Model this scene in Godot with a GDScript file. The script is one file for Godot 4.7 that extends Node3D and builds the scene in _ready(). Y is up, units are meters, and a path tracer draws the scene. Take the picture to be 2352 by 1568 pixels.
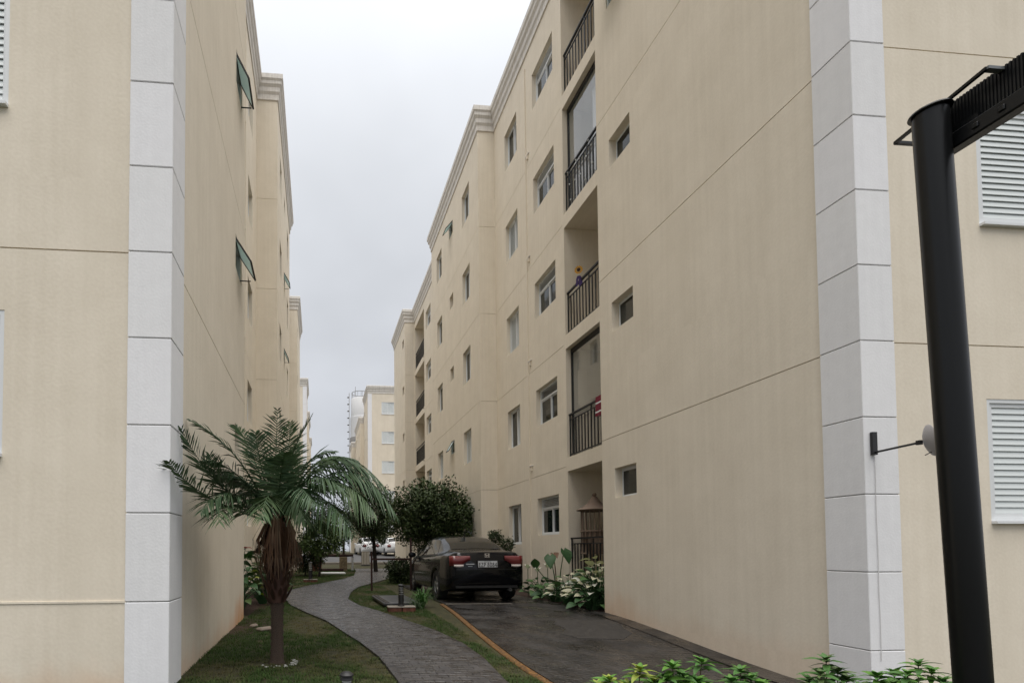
extends Node3D
# Narrow garden walk and parking lane between two cream apartment blocks, overcast day.

var M := {}            # materials
var box_cache := {}
var rng := RandomNumberGenerator.new()
const EYE := 1.1

func _ready():
	rng.seed = 20
	make_camera_and_light()
	make_materials()
	make_ground()
	make_path_and_drive()
	make_buildings()
	make_vehicles()
	make_pole()
	make_dish()
	make_balcony_things()
	make_garden_fittings()
	make_palm()
	make_trees()
	make_beds()
	make_foreground_shrubs()
	make_grass()

# ------------------------------------------------------------------ camera, sky, light
func make_camera_and_light():
	var c := Camera3D.new()
	c.name = "camera"
	var n := 0.05
	c.set_frustum(1568.0 / 1150.0 * n, Vector2((1176.0 - 823.0) / 1150.0 * n, (1230.0 - 784.0) / 1150.0 * n), n, 400.0)
	c.rotation_degrees = Vector3(1.73, -4.65, -0.18)
	c.position = Vector3(0, EYE, 0)
	c.current = true
	add_child(c)
	var w := 1024
	var h := 512
	var fn := FastNoiseLite.new()
	fn.seed = 5
	fn.frequency = 1.1
	fn.fractal_octaves = 5
	var im := Image.create(w, h, false, Image.FORMAT_RGBF)
	for y in h:
		var el: float = (0.5 - (y + 0.5) / h) * PI
		var s: float = sin(el)
		for x in w:
			var az: float = (x + 0.5) / w * TAU
			var v: float
			var col: Color
			if s >= 0.0:
				v = SKY_A + SKY_B * s + SKY_C * pow(s, 5.0)
				var d := Vector3(cos(el) * sin(az), s, cos(el) * cos(az))
				var k: float = 1.0 / (s + 0.25)
				var nn: float = fn.get_noise_3d(d.x * k, d.y * 0.6, d.z * k)
				v *= 1.0 + 0.17 * nn * smoothstep(0.0, 0.25, s)
				var t: float = clampf(s * 1.25, 0.0, 1.0)
				col = Color(v * lerpf(0.945, 0.97, t), v * lerpf(0.99, 1.0, t), v * lerpf(1.085, 1.05, t))
			else:
				v = 0.12
				col = Color(v, v * 0.98, v * 0.9)
			im.set_pixel(x, y, col)
	var pm := PanoramaSkyMaterial.new()
	pm.panorama = ImageTexture.create_from_image(im)
	var sky := Sky.new()
	sky.sky_material = pm
	var e := Environment.new()
	e.background_mode = Environment.BG_SKY
	e.sky = sky
	e.tonemap_mode = Environment.TONE_MAPPER_LINEAR
	e.tonemap_exposure = 2.05
	e.sdfgi_enabled = true
	e.ssao_enabled = true
	e.ssil_enabled = true
	var we := WorldEnvironment.new()
	we.name = "world_environment"
	we.environment = e
	add_child(we)
	var sun := DirectionalLight3D.new()
	sun.name = "sun"
	sun.light_energy = SUN_E
	sun.light_color = Color(1.0, 0.97, 0.93)
	sun.light_angular_distance = 65.0
	sun.shadow_enabled = true
	sun.rotation_degrees = Vector3(-78, 10, 0)
	add_child(sun)

const SKY_A := 0.285
const SKY_B := 0.105
const SKY_C := 0.74
const SUN_E := 0.5

# ------------------------------------------------------------------ materials
func lin(r: float, g: float, b: float, a := 1.0) -> Color:
	var c := Color(r, g, b).linear_to_srgb()
	c.a = a
	return c

func std(r: float, g: float, b: float, rough := 0.8, metal := 0.0) -> StandardMaterial3D:
	var m := StandardMaterial3D.new()
	m.albedo_color = lin(r, g, b)
	m.roughness = rough
	m.metallic = metal
	return m

func noise_img(seed_v: int, freq: float, oct: int, w := 512, h := 512) -> Image:
	var n := FastNoiseLite.new()
	n.seed = seed_v
	n.frequency = freq
	n.fractal_octaves = oct
	var im := n.get_seamless_image(w, h)
	im.convert(Image.FORMAT_L8)
	return im

# a grey multiplier texture from several weighted noise images
func mix_tex(parts: Array, low: Color, high: Color, size := 512) -> ImageTexture:
	var n := size * size
	var datas := []
	for p in parts:
		datas.append(p[0].get_data())
	var out := PackedByteArray()
	out.resize(n * 3)
	for i in n:
		var v := 0.5
		for j in parts.size():
			v += (datas[j][i] / 255.0 - 0.5) * parts[j][1]
		v = clampf(v, 0.0, 1.0)
		out[i * 3] = int(255.0 * lerpf(low.r, high.r, v))
		out[i * 3 + 1] = int(255.0 * lerpf(low.g, high.g, v))
		out[i * 3 + 2] = int(255.0 * lerpf(low.b, high.b, v))
	return ImageTexture.create_from_image(Image.create_from_data(size, size, false, Image.FORMAT_RGB8, out))

func tri(m: StandardMaterial3D, tex: Texture2D, metres: float, bump: Texture2D = null, cm := 0.0):
	m.albedo_texture = tex
	m.uv1_triplanar = true
	m.uv1_world_triplanar = true
	m.uv1_scale = Vector3.ONE / metres
	m.texture_filter = BaseMaterial3D.TEXTURE_FILTER_LINEAR_WITH_MIPMAPS
	if bump:
		m.heightmap_enabled = true
		m.heightmap_texture = bump
		m.heightmap_scale = cm

func make_materials():
	var fine := noise_img(1, 0.22, 3)
	var mid := noise_img(2, 0.03, 4)
	var big := noise_img(3, 0.008, 4)
	var streak := noise_img(4, 0.06, 4, 512, 512)
	streak = streak.get_region(Rect2i(0, 0, 512, 14))
	streak.resize(512, 512, Image.INTERPOLATE_CUBIC)
	var fine_tex := ImageTexture.create_from_image(fine)
	var wall_tex := mix_tex([[fine, 0.5], [mid, 0.25], [big, 0.5], [streak, 0.5]], Color(0.935, 0.93, 0.92), Color(1, 1, 1))
	var w := std(0.815, 0.742, 0.622, 0.92)
	tri(w, wall_tex, 4.1, fine_tex, 0.07)
	w.vertex_color_use_as_albedo = true
	w.metallic_specular = 0.3
	M.wall = w
	var q := std(0.86, 0.86, 0.88, 0.8)
	tri(q, mix_tex([[fine, 0.5], [mid, 0.5], [streak, 0.5]], Color(0.955, 0.955, 0.955), Color(1, 1, 1)), 2.7, fine_tex, 0.08)
	q.metallic_specular = 0.3
	M.quoin = q
	M.quoins = [q]
	for tone in [0.95, 0.98]:
		var q2: StandardMaterial3D = q.duplicate()
		q2.albedo_color = lin(0.86 * tone, 0.86 * tone, 0.87 * tone)
		q2.uv1_offset = Vector3(tone * 3.1, tone * 7.7, 0.2)
		M.quoins.append(q2)
	var co := std(0.80, 0.77, 0.72, 0.85)
	tri(co, mix_tex([[fine, 0.4], [mid, 0.7], [streak, 0.9]], Color(0.88, 0.87, 0.86), Color(1, 1, 1)), 2.3)
	M.cornice = co
	M.roof = std(0.3, 0.29, 0.28, 0.95)
	M.quoin_joint = std(0.40, 0.39, 0.38, 0.95)
	M.joint = std(0.44, 0.38, 0.31, 0.95)
	M.white = std(0.72, 0.74, 0.75, 0.45)
	M.slat = std(0.66, 0.70, 0.70, 0.5)
	M.black = std(0.016, 0.017, 0.018, 0.45)
	M.gap = std(0.30, 0.31, 0.31, 0.9)
	var gl := std(0.03, 0.035, 0.035, 0.04)
	gl.albedo_color = lin(0.012, 0.018, 0.017, 0.88)
	gl.transparency = BaseMaterial3D.TRANSPARENCY_ALPHA
	gl.metallic_specular = 0.6
	M.glass = gl
	var gg := std(0.62, 0.71, 0.69, 0.35)
	gg.backlight_enabled = true
	gg.backlight = lin(0.7, 0.8, 0.77)
	M.green_glass = gg
	var bg := std(0.5, 0.6, 0.6, 0.03)
	bg.albedo_color = lin(0.35, 0.42, 0.42, 0.10)
	bg.transparency = BaseMaterial3D.TRANSPARENCY_ALPHA
	bg.metallic_specular = 0.8
	M.clear_glass = bg
	M.room = std(0.25, 0.22, 0.18, 0.9)
	M.curtain_or_sheen = std(0.72, 0.74, 0.78, 0.9)  # bedroom curtains, and pale panels standing in for sky reflected in glass
	# ground
	var g := std(1, 1, 1, 0.95)
	g.albedo_color = Color(1, 1, 1)
	tri(g, mix_tex([[noise_img(11, 0.25, 3), 0.8], [noise_img(12, 0.02, 4), 0.9]], Color(0.14, 0.145, 0.07), Color(0.29, 0.27, 0.14)), 2.1, fine_tex, 1.2)
	M.ground = g
	var soil := std(1, 1, 1, 0.95)
	soil.albedo_color = Color(1, 1, 1)
	tri(soil, mix_tex([[noise_img(13, 0.3, 3), 0.8], [noise_img(14, 0.03, 4), 0.6]], Color(0.13, 0.085, 0.055), Color(0.30, 0.2, 0.14)), 1.3, fine_tex, 2.0)
	M.soil = soil
	var mt := std(0.052, 0.049, 0.048, 0.8)
	tri(mt, mix_tex([[noise_img(15, 0.3, 3), 0.8], [mid, 0.6]], Color(0.75, 0.75, 0.75), Color(1, 1, 1)), 1.1, fine_tex, 0.4)
	M.mortar = mt
	var pav_tex := mix_tex([[noise_img(16, 0.28, 3), 0.9], [mid, 0.7], [big, 0.8]], Color(0.60, 0.58, 0.57), Color(1, 1, 1))
	var pc := [[0.064, 0.060, 0.061], [0.060, 0.057, 0.057], [0.068, 0.063, 0.062], [0.062, 0.057, 0.055]]
	var dc := [[0.036, 0.033, 0.031], [0.032, 0.029, 0.028], [0.042, 0.037, 0.034], [0.034, 0.029, 0.026]]
	var drive_tex := mix_tex([[noise_img(18, 0.35, 3), 0.6], [noise_img(19, 0.05, 4), 0.8], [noise_img(20, 0.014, 5), 1.5]], Color(0.55, 0.54, 0.53), Color(1, 1, 1))
	var damp_tex := mix_tex([[noise_img(21, 0.012, 4), 2.2], [noise_img(22, 0.08, 4), 0.6]], Color(0.30, 0.30, 0.30), Color(0.85, 0.85, 0.85))
	M.paver = []
	M.drive_paver = []
	for i in 4:
		var m1 := std(pc[i][0], pc[i][1], pc[i][2], 0.42)
		tri(m1, pav_tex, 1.7, fine_tex, 0.35)
		M.paver.append(m1)
		var m2 := std(dc[i][0], dc[i][1], dc[i][2], 0.5)
		tri(m2, drive_tex, 5.3, fine_tex, 0.6)
		for mm in [m1, m2]:
			mm.roughness_texture = damp_tex
			mm.roughness_texture_channel = BaseMaterial3D.TEXTURE_CHANNEL_GREEN
			mm.roughness = 0.68
		M.drive_paver.append(m2)
	var yl := std(0.25, 0.115, 0.02, 0.75)
	tri(yl, mix_tex([[noise_img(17, 0.12, 4), 1.4], [mid, 1.2], [fine, 0.8]], Color(0.40, 0.40, 0.45), Color(1, 1, 1)), 0.9, fine_tex, 0.4)
	M.yellow = yl
	M.asphalt = std(0.06, 0.06, 0.062, 0.7)
	var kc := std(0.24, 0.22, 0.19, 0.9)
	tri(kc, wall_tex, 1.2)
	M.concrete = kc
	M.concrete_dark = std(0.052, 0.047, 0.041, 0.8)
	tri(M.concrete_dark, pav_tex, 0.8, fine_tex, 0.6)
	var slate := std(0.075, 0.078, 0.085, 0.35)
	tri(slate, pav_tex, 1.2, fine_tex, 0.2)
	M.slate = slate
	M.soil_stone = std(0.20, 0.16, 0.13, 0.9)
	var br := std(0.22, 0.085, 0.055, 0.85)
	tri(br, pav_tex, 0.7, fine_tex, 0.5)
	M.brick = br
	# plants
	M.frond = leaf_mat(0.040, 0.076, 0.034)
	M.frond2 = leaf_mat(0.058, 0.098, 0.042)
	M.dead = leaf_mat(0.115, 0.058, 0.030)
	M.dead2 = leaf_mat(0.16, 0.10, 0.06)
	M.dead3 = leaf_mat(0.07, 0.035, 0.025)
	M.bark = bark_mat(0.13, 0.09, 0.065)
	M.dark_bark = bark_mat(0.04, 0.032, 0.025)
	M.bush = leaf_mat(0.030, 0.052, 0.014)
	M.bush_round = leaf_mat(0.048, 0.078, 0.022)
	M.bush_light = leaf_mat(0.075, 0.12, 0.035)
	M.lily = leaf_mat(0.035, 0.085, 0.03)
	M.lily2 = leaf_mat(0.07, 0.14, 0.045)
	M.cream_leaf = leaf_mat(0.52, 0.50, 0.36)
	M.white_leaf = leaf_mat(0.66, 0.66, 0.58)
	M.sprig = leaf_mat(0.09, 0.21, 0.03)
	M.sprig2 = leaf_mat(0.055, 0.14, 0.03)
	M.sprig3 = leaf_mat(0.25, 0.30, 0.05)
	M.twig = std(0.10, 0.065, 0.045, 0.9)
	M.red_leaf = leaf_mat(0.35, 0.04, 0.035)
	# vehicles
	var paint := std(0.003, 0.0035, 0.005, 0.22)
	paint.clearcoat_enabled = true
	paint.clearcoat = 0.4
	paint.metallic_specular = 0.3
	paint.clearcoat_roughness = 0.04
	M.black_paint = paint
	var wp := std(0.70, 0.72, 0.74, 0.3)
	wp.clearcoat_enabled = true
	wp.clearcoat = 0.8
	M.white_paint = wp
	M.car_glass = std(0.010, 0.011, 0.011, 0.06)
	M.car_glass.metallic_specular = 0.35
	M.tyre = std(0.014, 0.014, 0.014, 0.85)
	M.alloy = std(0.35, 0.36, 0.37, 0.35, 0.8)
	M.chrome = std(0.7, 0.7, 0.72, 0.15, 1.0)
	var rl := std(0.13, 0.004, 0.006, 0.15)
	rl.clearcoat_enabled = true
	M.red_lens = rl
	M.clear_lens = std(0.62, 0.55, 0.52, 0.12)
	M.plate = std(0.52, 0.53, 0.54, 0.5)
	M.plate_ink = std(0.03, 0.03, 0.03, 0.6)
	# fittings
	M.steel = std(0.005, 0.0055, 0.006, 0.30)
	M.steel.metallic_specular = 0.4
	M.grey_steel = std(0.13, 0.14, 0.145, 0.35)
	M.rail = std(0.012, 0.012, 0.013, 0.5)
	M.dish = std(0.42, 0.40, 0.40, 0.6)
	M.stain = std(0.60, 0.59, 0.58, 0.9)
	M.wood = bark_mat(0.075, 0.032, 0.025)
	M.cage = std(0.20, 0.145, 0.11, 0.85)
	M.stone = std(0.36, 0.29, 0.18, 0.9)
	tri(M.stone, pav_tex, 0.8, fine_tex, 1.0)
	M.lamp_white = std(0.55, 0.57, 0.55, 0.4)
	M.pebble = std(0.36, 0.36, 0.34, 0.8)
	M.yellow_petal = std(0.65, 0.33, 0.03, 0.8)
	M.flower_eye = std(0.05, 0.025, 0.015, 0.9)
	M.purple = std(0.07, 0.04, 0.16, 0.8)
	M.red_cloth = std(0.17, 0.014, 0.03, 0.9)
	M.tower = std(0.62, 0.62, 0.62, 0.85)

func leaf_mat(r: float, g: float, b: float) -> StandardMaterial3D:
	var m := std(r, g, b, 0.55)
	m.vertex_color_use_as_albedo = true
	m.backlight_enabled = true
	m.backlight = lin(r * 0.6, g * 0.7, b * 0.5)
	m.metallic_specular = 0.4
	return m

func bark_mat(r: float, g: float, b: float) -> StandardMaterial3D:
	var m := std(r, g, b, 0.95)
	tri(m, mix_tex([[noise_img(31, 0.2, 4, 256, 256), 1.2]], Color(0.5, 0.5, 0.5), Color(1, 1, 1), 256), 0.5, ImageTexture.create_from_image(noise_img(32, 0.2, 4, 256, 256)), 1.5)
	return m

# ------------------------------------------------------------------ node helpers
func W(x: float, y: float, d: float) -> Vector3:   # d: metres down the lane
	return Vector3(x, y, -d)

func thing(called: String, label: String, category: String, at := Vector3.ZERO, group := "") -> Node3D:
	var o := Node3D.new()
	o.name = called
	o.position = at
	tag(o, label, category, group)
	add_child(o, true)
	return o

func tag(o: Node, label: String, category: String, group := ""):
	o.set_meta("label", label)
	o.set_meta("category", category)
	if group != "":
		o.set_meta("group", group)

func group_node(called: String, parent: Node, at := Vector3.ZERO, b := Basis.IDENTITY) -> Node3D:
	var o := Node3D.new()
	o.name = called
	o.transform = Transform3D(b, at)
	parent.add_child(o, true)
	return o

func inst(called: String, mesh: Mesh, m: Material, parent: Node, t := Transform3D.IDENTITY) -> MeshInstance3D:
	var o := MeshInstance3D.new()
	o.name = called
	o.mesh = mesh
	o.material_override = m
	o.transform = t
	parent.add_child(o, true)
	return o

func put(called: String, st: SurfaceTool, m: Material, parent: Node, t := Transform3D.IDENTITY) -> MeshInstance3D:
	st.generate_normals()
	return inst(called, st.commit(), m, parent, t)

func structure(o: Node):
	o.set_meta("kind", "structure")

func box_mesh(s: Vector3) -> BoxMesh:
	var k := "%.4f,%.4f,%.4f" % [s.x, s.y, s.z]
	if not box_cache.has(k):
		var b := BoxMesh.new()
		b.size = s
		box_cache[k] = b
	return box_cache[k]

func box_part(called: String, s: Vector3, at: Vector3, m: Material, parent: Node, b := Basis.IDENTITY) -> MeshInstance3D:
	return inst(called, box_mesh(s), m, parent, Transform3D(b, at))

func begin(smooth := false) -> SurfaceTool:
	var st := SurfaceTool.new()
	st.begin(Mesh.PRIMITIVE_TRIANGLES)
	st.set_smooth_group(0 if smooth else -1)
	st.set_color(Color.WHITE)
	return st

# triangle seen from the side n points to
func tri3(st: SurfaceTool, a: Vector3, b: Vector3, c: Vector3, n: Vector3):
	if (b - a).cross(c - a).dot(n) > 0.0:
		st.add_vertex(a); st.add_vertex(c); st.add_vertex(b)
	else:
		st.add_vertex(a); st.add_vertex(b); st.add_vertex(c)

func quad(st: SurfaceTool, a: Vector3, b: Vector3, c: Vector3, d: Vector3, n: Vector3):
	tri3(st, a, b, c, n)
	tri3(st, a, c, d, n)

func quad_c(st: SurfaceTool, p: Array, col: Array, n: Vector3):
	var o := [0, 1, 2, 0, 2, 3]
	if (p[1] - p[0]).cross(p[2] - p[0]).dot(n) > 0.0:
		o = [0, 2, 1, 0, 3, 2]
	for i in o:
		st.set_color(col[i])
		st.add_vertex(p[i])
	st.set_color(Color.WHITE)

func add_box(st: SurfaceTool, c: Vector3, s: Vector3, b := Basis.IDENTITY):
	var h := s * 0.5
	for ax in 3:
		for sg in [-1.0, 1.0]:
			var n := Vector3.ZERO
			n[ax] = sg
			var u := Vector3.ZERO
			u[(ax + 1) % 3] = 1.0
			var v := Vector3.ZERO
			v[(ax + 2) % 3] = 1.0
			var o := n * h
			quad(st, c + b * (o - u * h - v * h), c + b * (o + u * h - v * h), c + b * (o + u * h + v * h), c + b * (o - u * h + v * h), b * n)

# box with chamfered vertical and horizontal edges
func add_cbox(st: SurfaceTool, c: Vector3, s: Vector3, r: float, b := Basis.IDENTITY):
	var h := s * 0.5
	var q := h - Vector3.ONE * r
	for ax in 3:
		var i1 := (ax + 1) % 3
		var i2 := (ax + 2) % 3
		for sg in [-1.0, 1.0]:
			var pts := []
			for k in [[-1, -1], [1, -1], [1, 1], [-1, 1]]:
				var p := Vector3.ZERO
				p[ax] = sg * h[ax]
				p[i1] = k[0] * q[i1]
				p[i2] = k[1] * q[i2]
				pts.append(c + b * p)
			var n := Vector3.ZERO
			n[ax] = sg
			quad(st, pts[0], pts[1], pts[2], pts[3], b * n)
		for s1 in [-1.0, 1.0]:
			for s2 in [-1.0, 1.0]:
				var p := []
				for k in [[-1.0, 0], [1.0, 0], [1.0, 1], [-1.0, 1]]:
					var v := Vector3.ZERO
					v[ax] = k[0] * q[ax]
					v[i1] = s1 * (h[i1] if k[1] == 0 else q[i1])
					v[i2] = s2 * (q[i2] if k[1] == 0 else h[i2])
					p.append(c + b * v)
				var n := Vector3.ZERO
				n[i1] = s1
				n[i2] = s2
				quad(st, p[0], p[1], p[2], p[3], b * n)
	for sx in [-1.0, 1.0]:
		for sy in [-1.0, 1.0]:
			for sz in [-1.0, 1.0]:
				tri3(st, c + b * Vector3(sx * h.x, sy * q.y, sz * q.z), c + b * Vector3(sx * q.x, sy * h.y, sz * q.z), c + b * Vector3(sx * q.x, sy * q.y, sz * h.z), b * Vector3(sx, sy, sz))

func cbox_part(called: String, s: Vector3, r: float, at: Vector3, m: Material, parent: Node, b := Basis.IDENTITY) -> MeshInstance3D:
	var k := "c%.4f,%.4f,%.4f,%.4f" % [s.x, s.y, s.z, r]
	if not box_cache.has(k):
		var st := begin()
		add_cbox(st, Vector3.ZERO, s, r)
		st.generate_normals()
		box_cache[k] = st.commit()
	return inst(called, box_cache[k], m, parent, Transform3D(b, at))

func add_tube(st: SurfaceTool, pts: Array, radii: Array, sides := 8, caps := true):
	var rings := []
	var up := Vector3.UP
	for i in pts.size():
		var t: Vector3 = (pts[mini(i + 1, pts.size() - 1)] - pts[maxi(i - 1, 0)]).normalized()
		if absf(t.dot(up)) > 0.95:
			up = Vector3.RIGHT if absf(t.x) < 0.8 else Vector3.FORWARD
		var a := t.cross(up).normalized()
		var b := a.cross(t).normalized()
		var ring := []
		for k in sides:
			var an := TAU * k / sides
			ring.append(pts[i] + (a * cos(an) + b * sin(an)) * radii[i])
		rings.append(ring)
		up = b
	for i in pts.size() - 1:
		var mid_p: Vector3 = (pts[i] + pts[i + 1]) * 0.5
		for k in sides:
			var k2 := (k + 1) % sides
			var n: Vector3 = (rings[i][k] + rings[i + 1][k2]) * 0.5 - mid_p
			quad(st, rings[i][k], rings[i][k2], rings[i + 1][k2], rings[i + 1][k], n)
	if caps:
		st.set_smooth_group(-1)
		for e in [0, pts.size() - 1]:
			var n: Vector3 = pts[e] - pts[1 if e == 0 else e - 1]
			for k in sides:
				tri3(st, pts[e], rings[e][k], rings[e][(k + 1) % sides], n)
		st.set_smooth_group(0)

# profile: array of Vector2(radius, height) from bottom to top
func add_lathe(st: SurfaceTool, profile: Array, at: Vector3, sides := 20, b := Basis.IDENTITY):
	var grp := 0
	for i in profile.size() - 1:
		var p: Vector2 = profile[i]
		var q: Vector2 = profile[i + 1]
		if i > 0 and absf((p - profile[i - 1]).angle_to(q - p)) > 0.7:
			grp += 1
		st.set_smooth_group(grp)
		for k in sides:
			var a0 := TAU * k / sides
			var a1 := TAU * (k + 1) / sides
			var d0 := Vector3(cos(a0), 0, sin(a0))
			var d1 := Vector3(cos(a1), 0, sin(a1))
			var n2 := Vector2(q.y - p.y, p.x - q.x)
			var n := b * (((d0 + d1) * 0.5) * n2.x + Vector3.UP * n2.y)
			var A := at + b * (d0 * p.x + Vector3.UP * p.y)
			var B := at + b * (d1 * p.x + Vector3.UP * p.y)
			var C := at + b * (d1 * q.x + Vector3.UP * q.y)
			var D := at + b * (d0 * q.x + Vector3.UP * q.y)
			if p.x < 1e-5:
				tri3(st, A, C, D, n)
			elif q.x < 1e-5:
				tri3(st, A, B, C, n)
			else:
				quad(st, A, B, C, D, n)

# ------------------------------------------------------------------ ground
func gy(x: float, d: float) -> float:
	var y := 0.0
	y += 0.80 * smoothstep(29.0, 47.0, d)
	y -= 0.29 * smoothstep(8.6, 4.2, d) * smoothstep(0.9, 4.2, x)
	return y

func steps(a: float, b: float, s: float) -> Array:
	var o := []
	var n := int(ceil((b - a) / s))
	for i in n + 1:
		o.append(lerpf(a, b, float(i) / n))
	return o

func make_ground():
	var st := begin(true)
	var xs := steps(-120, -12, 12) + steps(-11.5, 14, 0.5) + steps(15, 140, 12)
	var ds := steps(-60, -6, 9) + steps(-5.5, 52, 0.5) + steps(55, 300, 20)
	for i in xs.size() - 1:
		for j in ds.size() - 1:
			quad(st, W(xs[i], gy(xs[i], ds[j]), ds[j]), W(xs[i + 1], gy(xs[i + 1], ds[j]), ds[j]), W(xs[i + 1], gy(xs[i + 1], ds[j + 1]), ds[j + 1]), W(xs[i], gy(xs[i], ds[j + 1]), ds[j + 1]), Vector3.UP)
	structure(put("ground", st, M.ground, self))
	# bare soil along the walls and in the planting beds
	sheet_strip("soil_bed", [Vector2(-1.9, 8.3), Vector2(-1.9, 15.0)], [Vector2(-1.0, 8.9), Vector2(-0.95, 15.0)], 0.006, M.soil)
	sheet_strip("soil_bed", [Vector2(4.9, 8.3), Vector2(4.9, 12.0), Vector2(4.5, 15.2)], [Vector2(5.7, 8.3), Vector2(5.7, 12.0), Vector2(5.7, 15.2)], 0.006, M.soil)
	sheet_strip("soil_bed", [Vector2(-1.22, 6.2), Vector2(-1.22, 8.3)], [Vector2(-0.75, 7.0), Vector2(-0.7, 8.3)], 0.006, M.soil)

# strip between two polylines in (x, d), laid h above the ground, densified
func sheet_strip(called: String, l: Array, r: Array, h: float, m: Material) -> MeshInstance3D:
	var st := begin(true)
	var n := l.size() - 1
	for i in n:
		var k := maxi(1, int(ceil(l[i].distance_to(l[i + 1]) / 0.5)))
		for j in k:
			var t0 := float(j) / k
			var t1 := float(j + 1) / k
			for c in 6:
				var s0 := c / 6.0
				var s1 := (c + 1) / 6.0
				var q := []
				for ts in [[t0, s0], [t0, s1], [t1, s1], [t1, s0]]:
					var a: Vector2 = l[i].lerp(l[i + 1], ts[0])
					var b: Vector2 = r[i].lerp(r[i + 1], ts[0])
					var p: Vector2 = a.lerp(b, ts[1])
					q.append(W(p.x, gy(p.x, p.y) + h, p.y))
				quad(st, q[0], q[1], q[2], q[3], Vector3.UP)
	var o := put(called, st, m, self)
	structure(o)
	return o

var path_l := [Vector2(0.50, -3), Vector2(0.62, 0), Vector2(0.66, 3.0), Vector2(0.66, 4.2), Vector2(0.62, 5.1), Vector2(0.50, 5.9), Vector2(0.32, 6.8), Vector2(0.13, 7.8), Vector2(-0.21, 8.9), Vector2(-0.54, 10.1), Vector2(-0.77, 11.7), Vector2(-0.83, 13.0), Vector2(-0.70, 14.2), Vector2(-0.40, 15.4), Vector2(0.24, 17.1), Vector2(0.96, 19.2), Vector2(1.57, 21.8), Vector2(2.06, 27.0), Vector2(2.2, 30.0)]
var path_r := [Vector2(1.20, -3), Vector2(1.34, 0), Vector2(1.52, 3.0), Vector2(1.60, 4.2), Vector2(1.72, 5.1), Vector2(1.73, 5.9), Vector2(1.60, 6.8), Vector2(1.36, 7.7), Vector2(1.10, 8.9), Vector2(0.82, 9.9), Vector2(0.67, 11.2), Vector2(0.84, 12.9), Vector2(1.0, 13.9), Vector2(1.25, 15.1), Vector2(1.90, 16.8), Vector2(2.70, 19.2), Vector2(3.3, 21.8), Vector2(4.1, 27.0), Vector2(4.5, 30.0)]
var drive_l := [Vector2(1.98, -4), Vector2(2.02, 0), Vector2(2.06, 4.2), Vector2(2.09, 5.0), Vector2(2.17, 6.0), Vector2(2.30, 7.5), Vector2(2.46, 9.0), Vector2(2.55, 10.0), Vector2(2.55, 15.8)]
var drive_r := [Vector2(4.9, -4), Vector2(4.9, 0), Vector2(4.9, 4.2), Vector2(4.9, 5.0), Vector2(4.9, 6.0), Vector2(4.9, 7.5), Vector2(4.86, 9.0), Vector2(4.86, 10.0), Vector2(4.6, 15.8)]

func outline(l: Array, r: Array) -> PackedVector2Array:
	var p := PackedVector2Array(l)
	var q := r.duplicate()
	q.reverse()
	p.append_array(PackedVector2Array(q))
	return p

func make_path_and_drive():
	var path := sheet_strip("path", path_l, path_r, 0.008, M.mortar)
	var drive := sheet_strip("driveway", drive_l, drive_r, 0.006, M.mortar)
	lay_pavers(path, outline(path_l, path_r), Vector2(0.16, 0.08), Rect2(-1.2, -1.0, 5.6, 31.0), M.paver, 0.0, 0.006)
	lay_pavers(drive, outline(drive_l, drive_r), Vector2(0.16, 0.08), Rect2(1.9, -2.5, 3.2, 18.0), M.drive_paver, 0.0, 0.005)
	# painted kerb between lawn and parking lane
	var st := begin()
	var kl := drive_l.slice(1, 8)
	for i in kl.size() - 1:
		var k := 4
		for j in k:
			var a: Vector2 = kl[i].lerp(kl[i + 1], float(j) / k)
			var b: Vector2 = kl[i].lerp(kl[i + 1], float(j + 1) / k)
			var prof := [Vector2(-0.095, -0.05), Vector2(-0.09, 0.020), Vector2(-0.078, 0.028), Vector2(-0.02, 0.027), Vector2(-0.005, 0.02), Vector2(0.0, -0.05)]
			for q in prof.size() - 1:
				var n := Vector3(prof[q].y - prof[q + 1].y, prof[q + 1].x - prof[q].x, 0) 
				quad(st, W(a.x + prof[q].x, gy(a.x, a.y) + prof[q].y, a.y), W(a.x + prof[q + 1].x, gy(a.x, a.y) + prof[q + 1].y, a.y), W(b.x + prof[q + 1].x, gy(b.x, b.y) + prof[q + 1].y, b.y), W(b.x + prof[q].x, gy(b.x, b.y) + prof[q].y, b.y), n)
	structure(put("painted_kerb", st, M.yellow, self))
	# painted line across the lane behind the parked car
	sheet_strip("parking_line", [Vector2(2.56, 9.86), Vector2(2.56, 9.95)], [Vector2(3.9, 9.78), Vector2(3.9, 9.87)], 0.031, M.concrete)
	# worn concrete patch by the wall corner
	sheet_strip("concrete_patch", [Vector2(3.52, 6.55), Vector2(3.40, 6.75), Vector2(3.62, 7.1), Vector2(3.58, 7.4), Vector2(3.80, 7.72)], [Vector2(4.12, 6.5), Vector2(4.45, 6.8), Vector2(4.50, 7.1), Vector2(4.62, 7.35), Vector2(4.60, 7.66)], 0.029, M.concrete_dark)
	# concrete gutter strip at the foot of the wall
	sheet_strip("wall_gutter", [Vector2(4.62, 3.0), Vector2(4.66, 8.3)], [Vector2(4.935, 3.0), Vector2(4.935, 8.3)], 0.034, M.drive_paver[1])
	# cross street beyond the garden
	sheet_strip("road", [Vector2(-14, 34.5), Vector2(20, 34.5)], [Vector2(-14, 45.5), Vector2(20, 45.5)], 0.01, M.asphalt)
	var kb := begin()
	for s in 34:
		var x := -14.0 + s
		add_cbox(kb, W(x + 0.5, gy(x, 34.3) + 0.05, 34.3), Vector3(0.99, 0.22, 0.3), 0.015)
	structure(put("kerb", kb, M.concrete, self))

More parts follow.
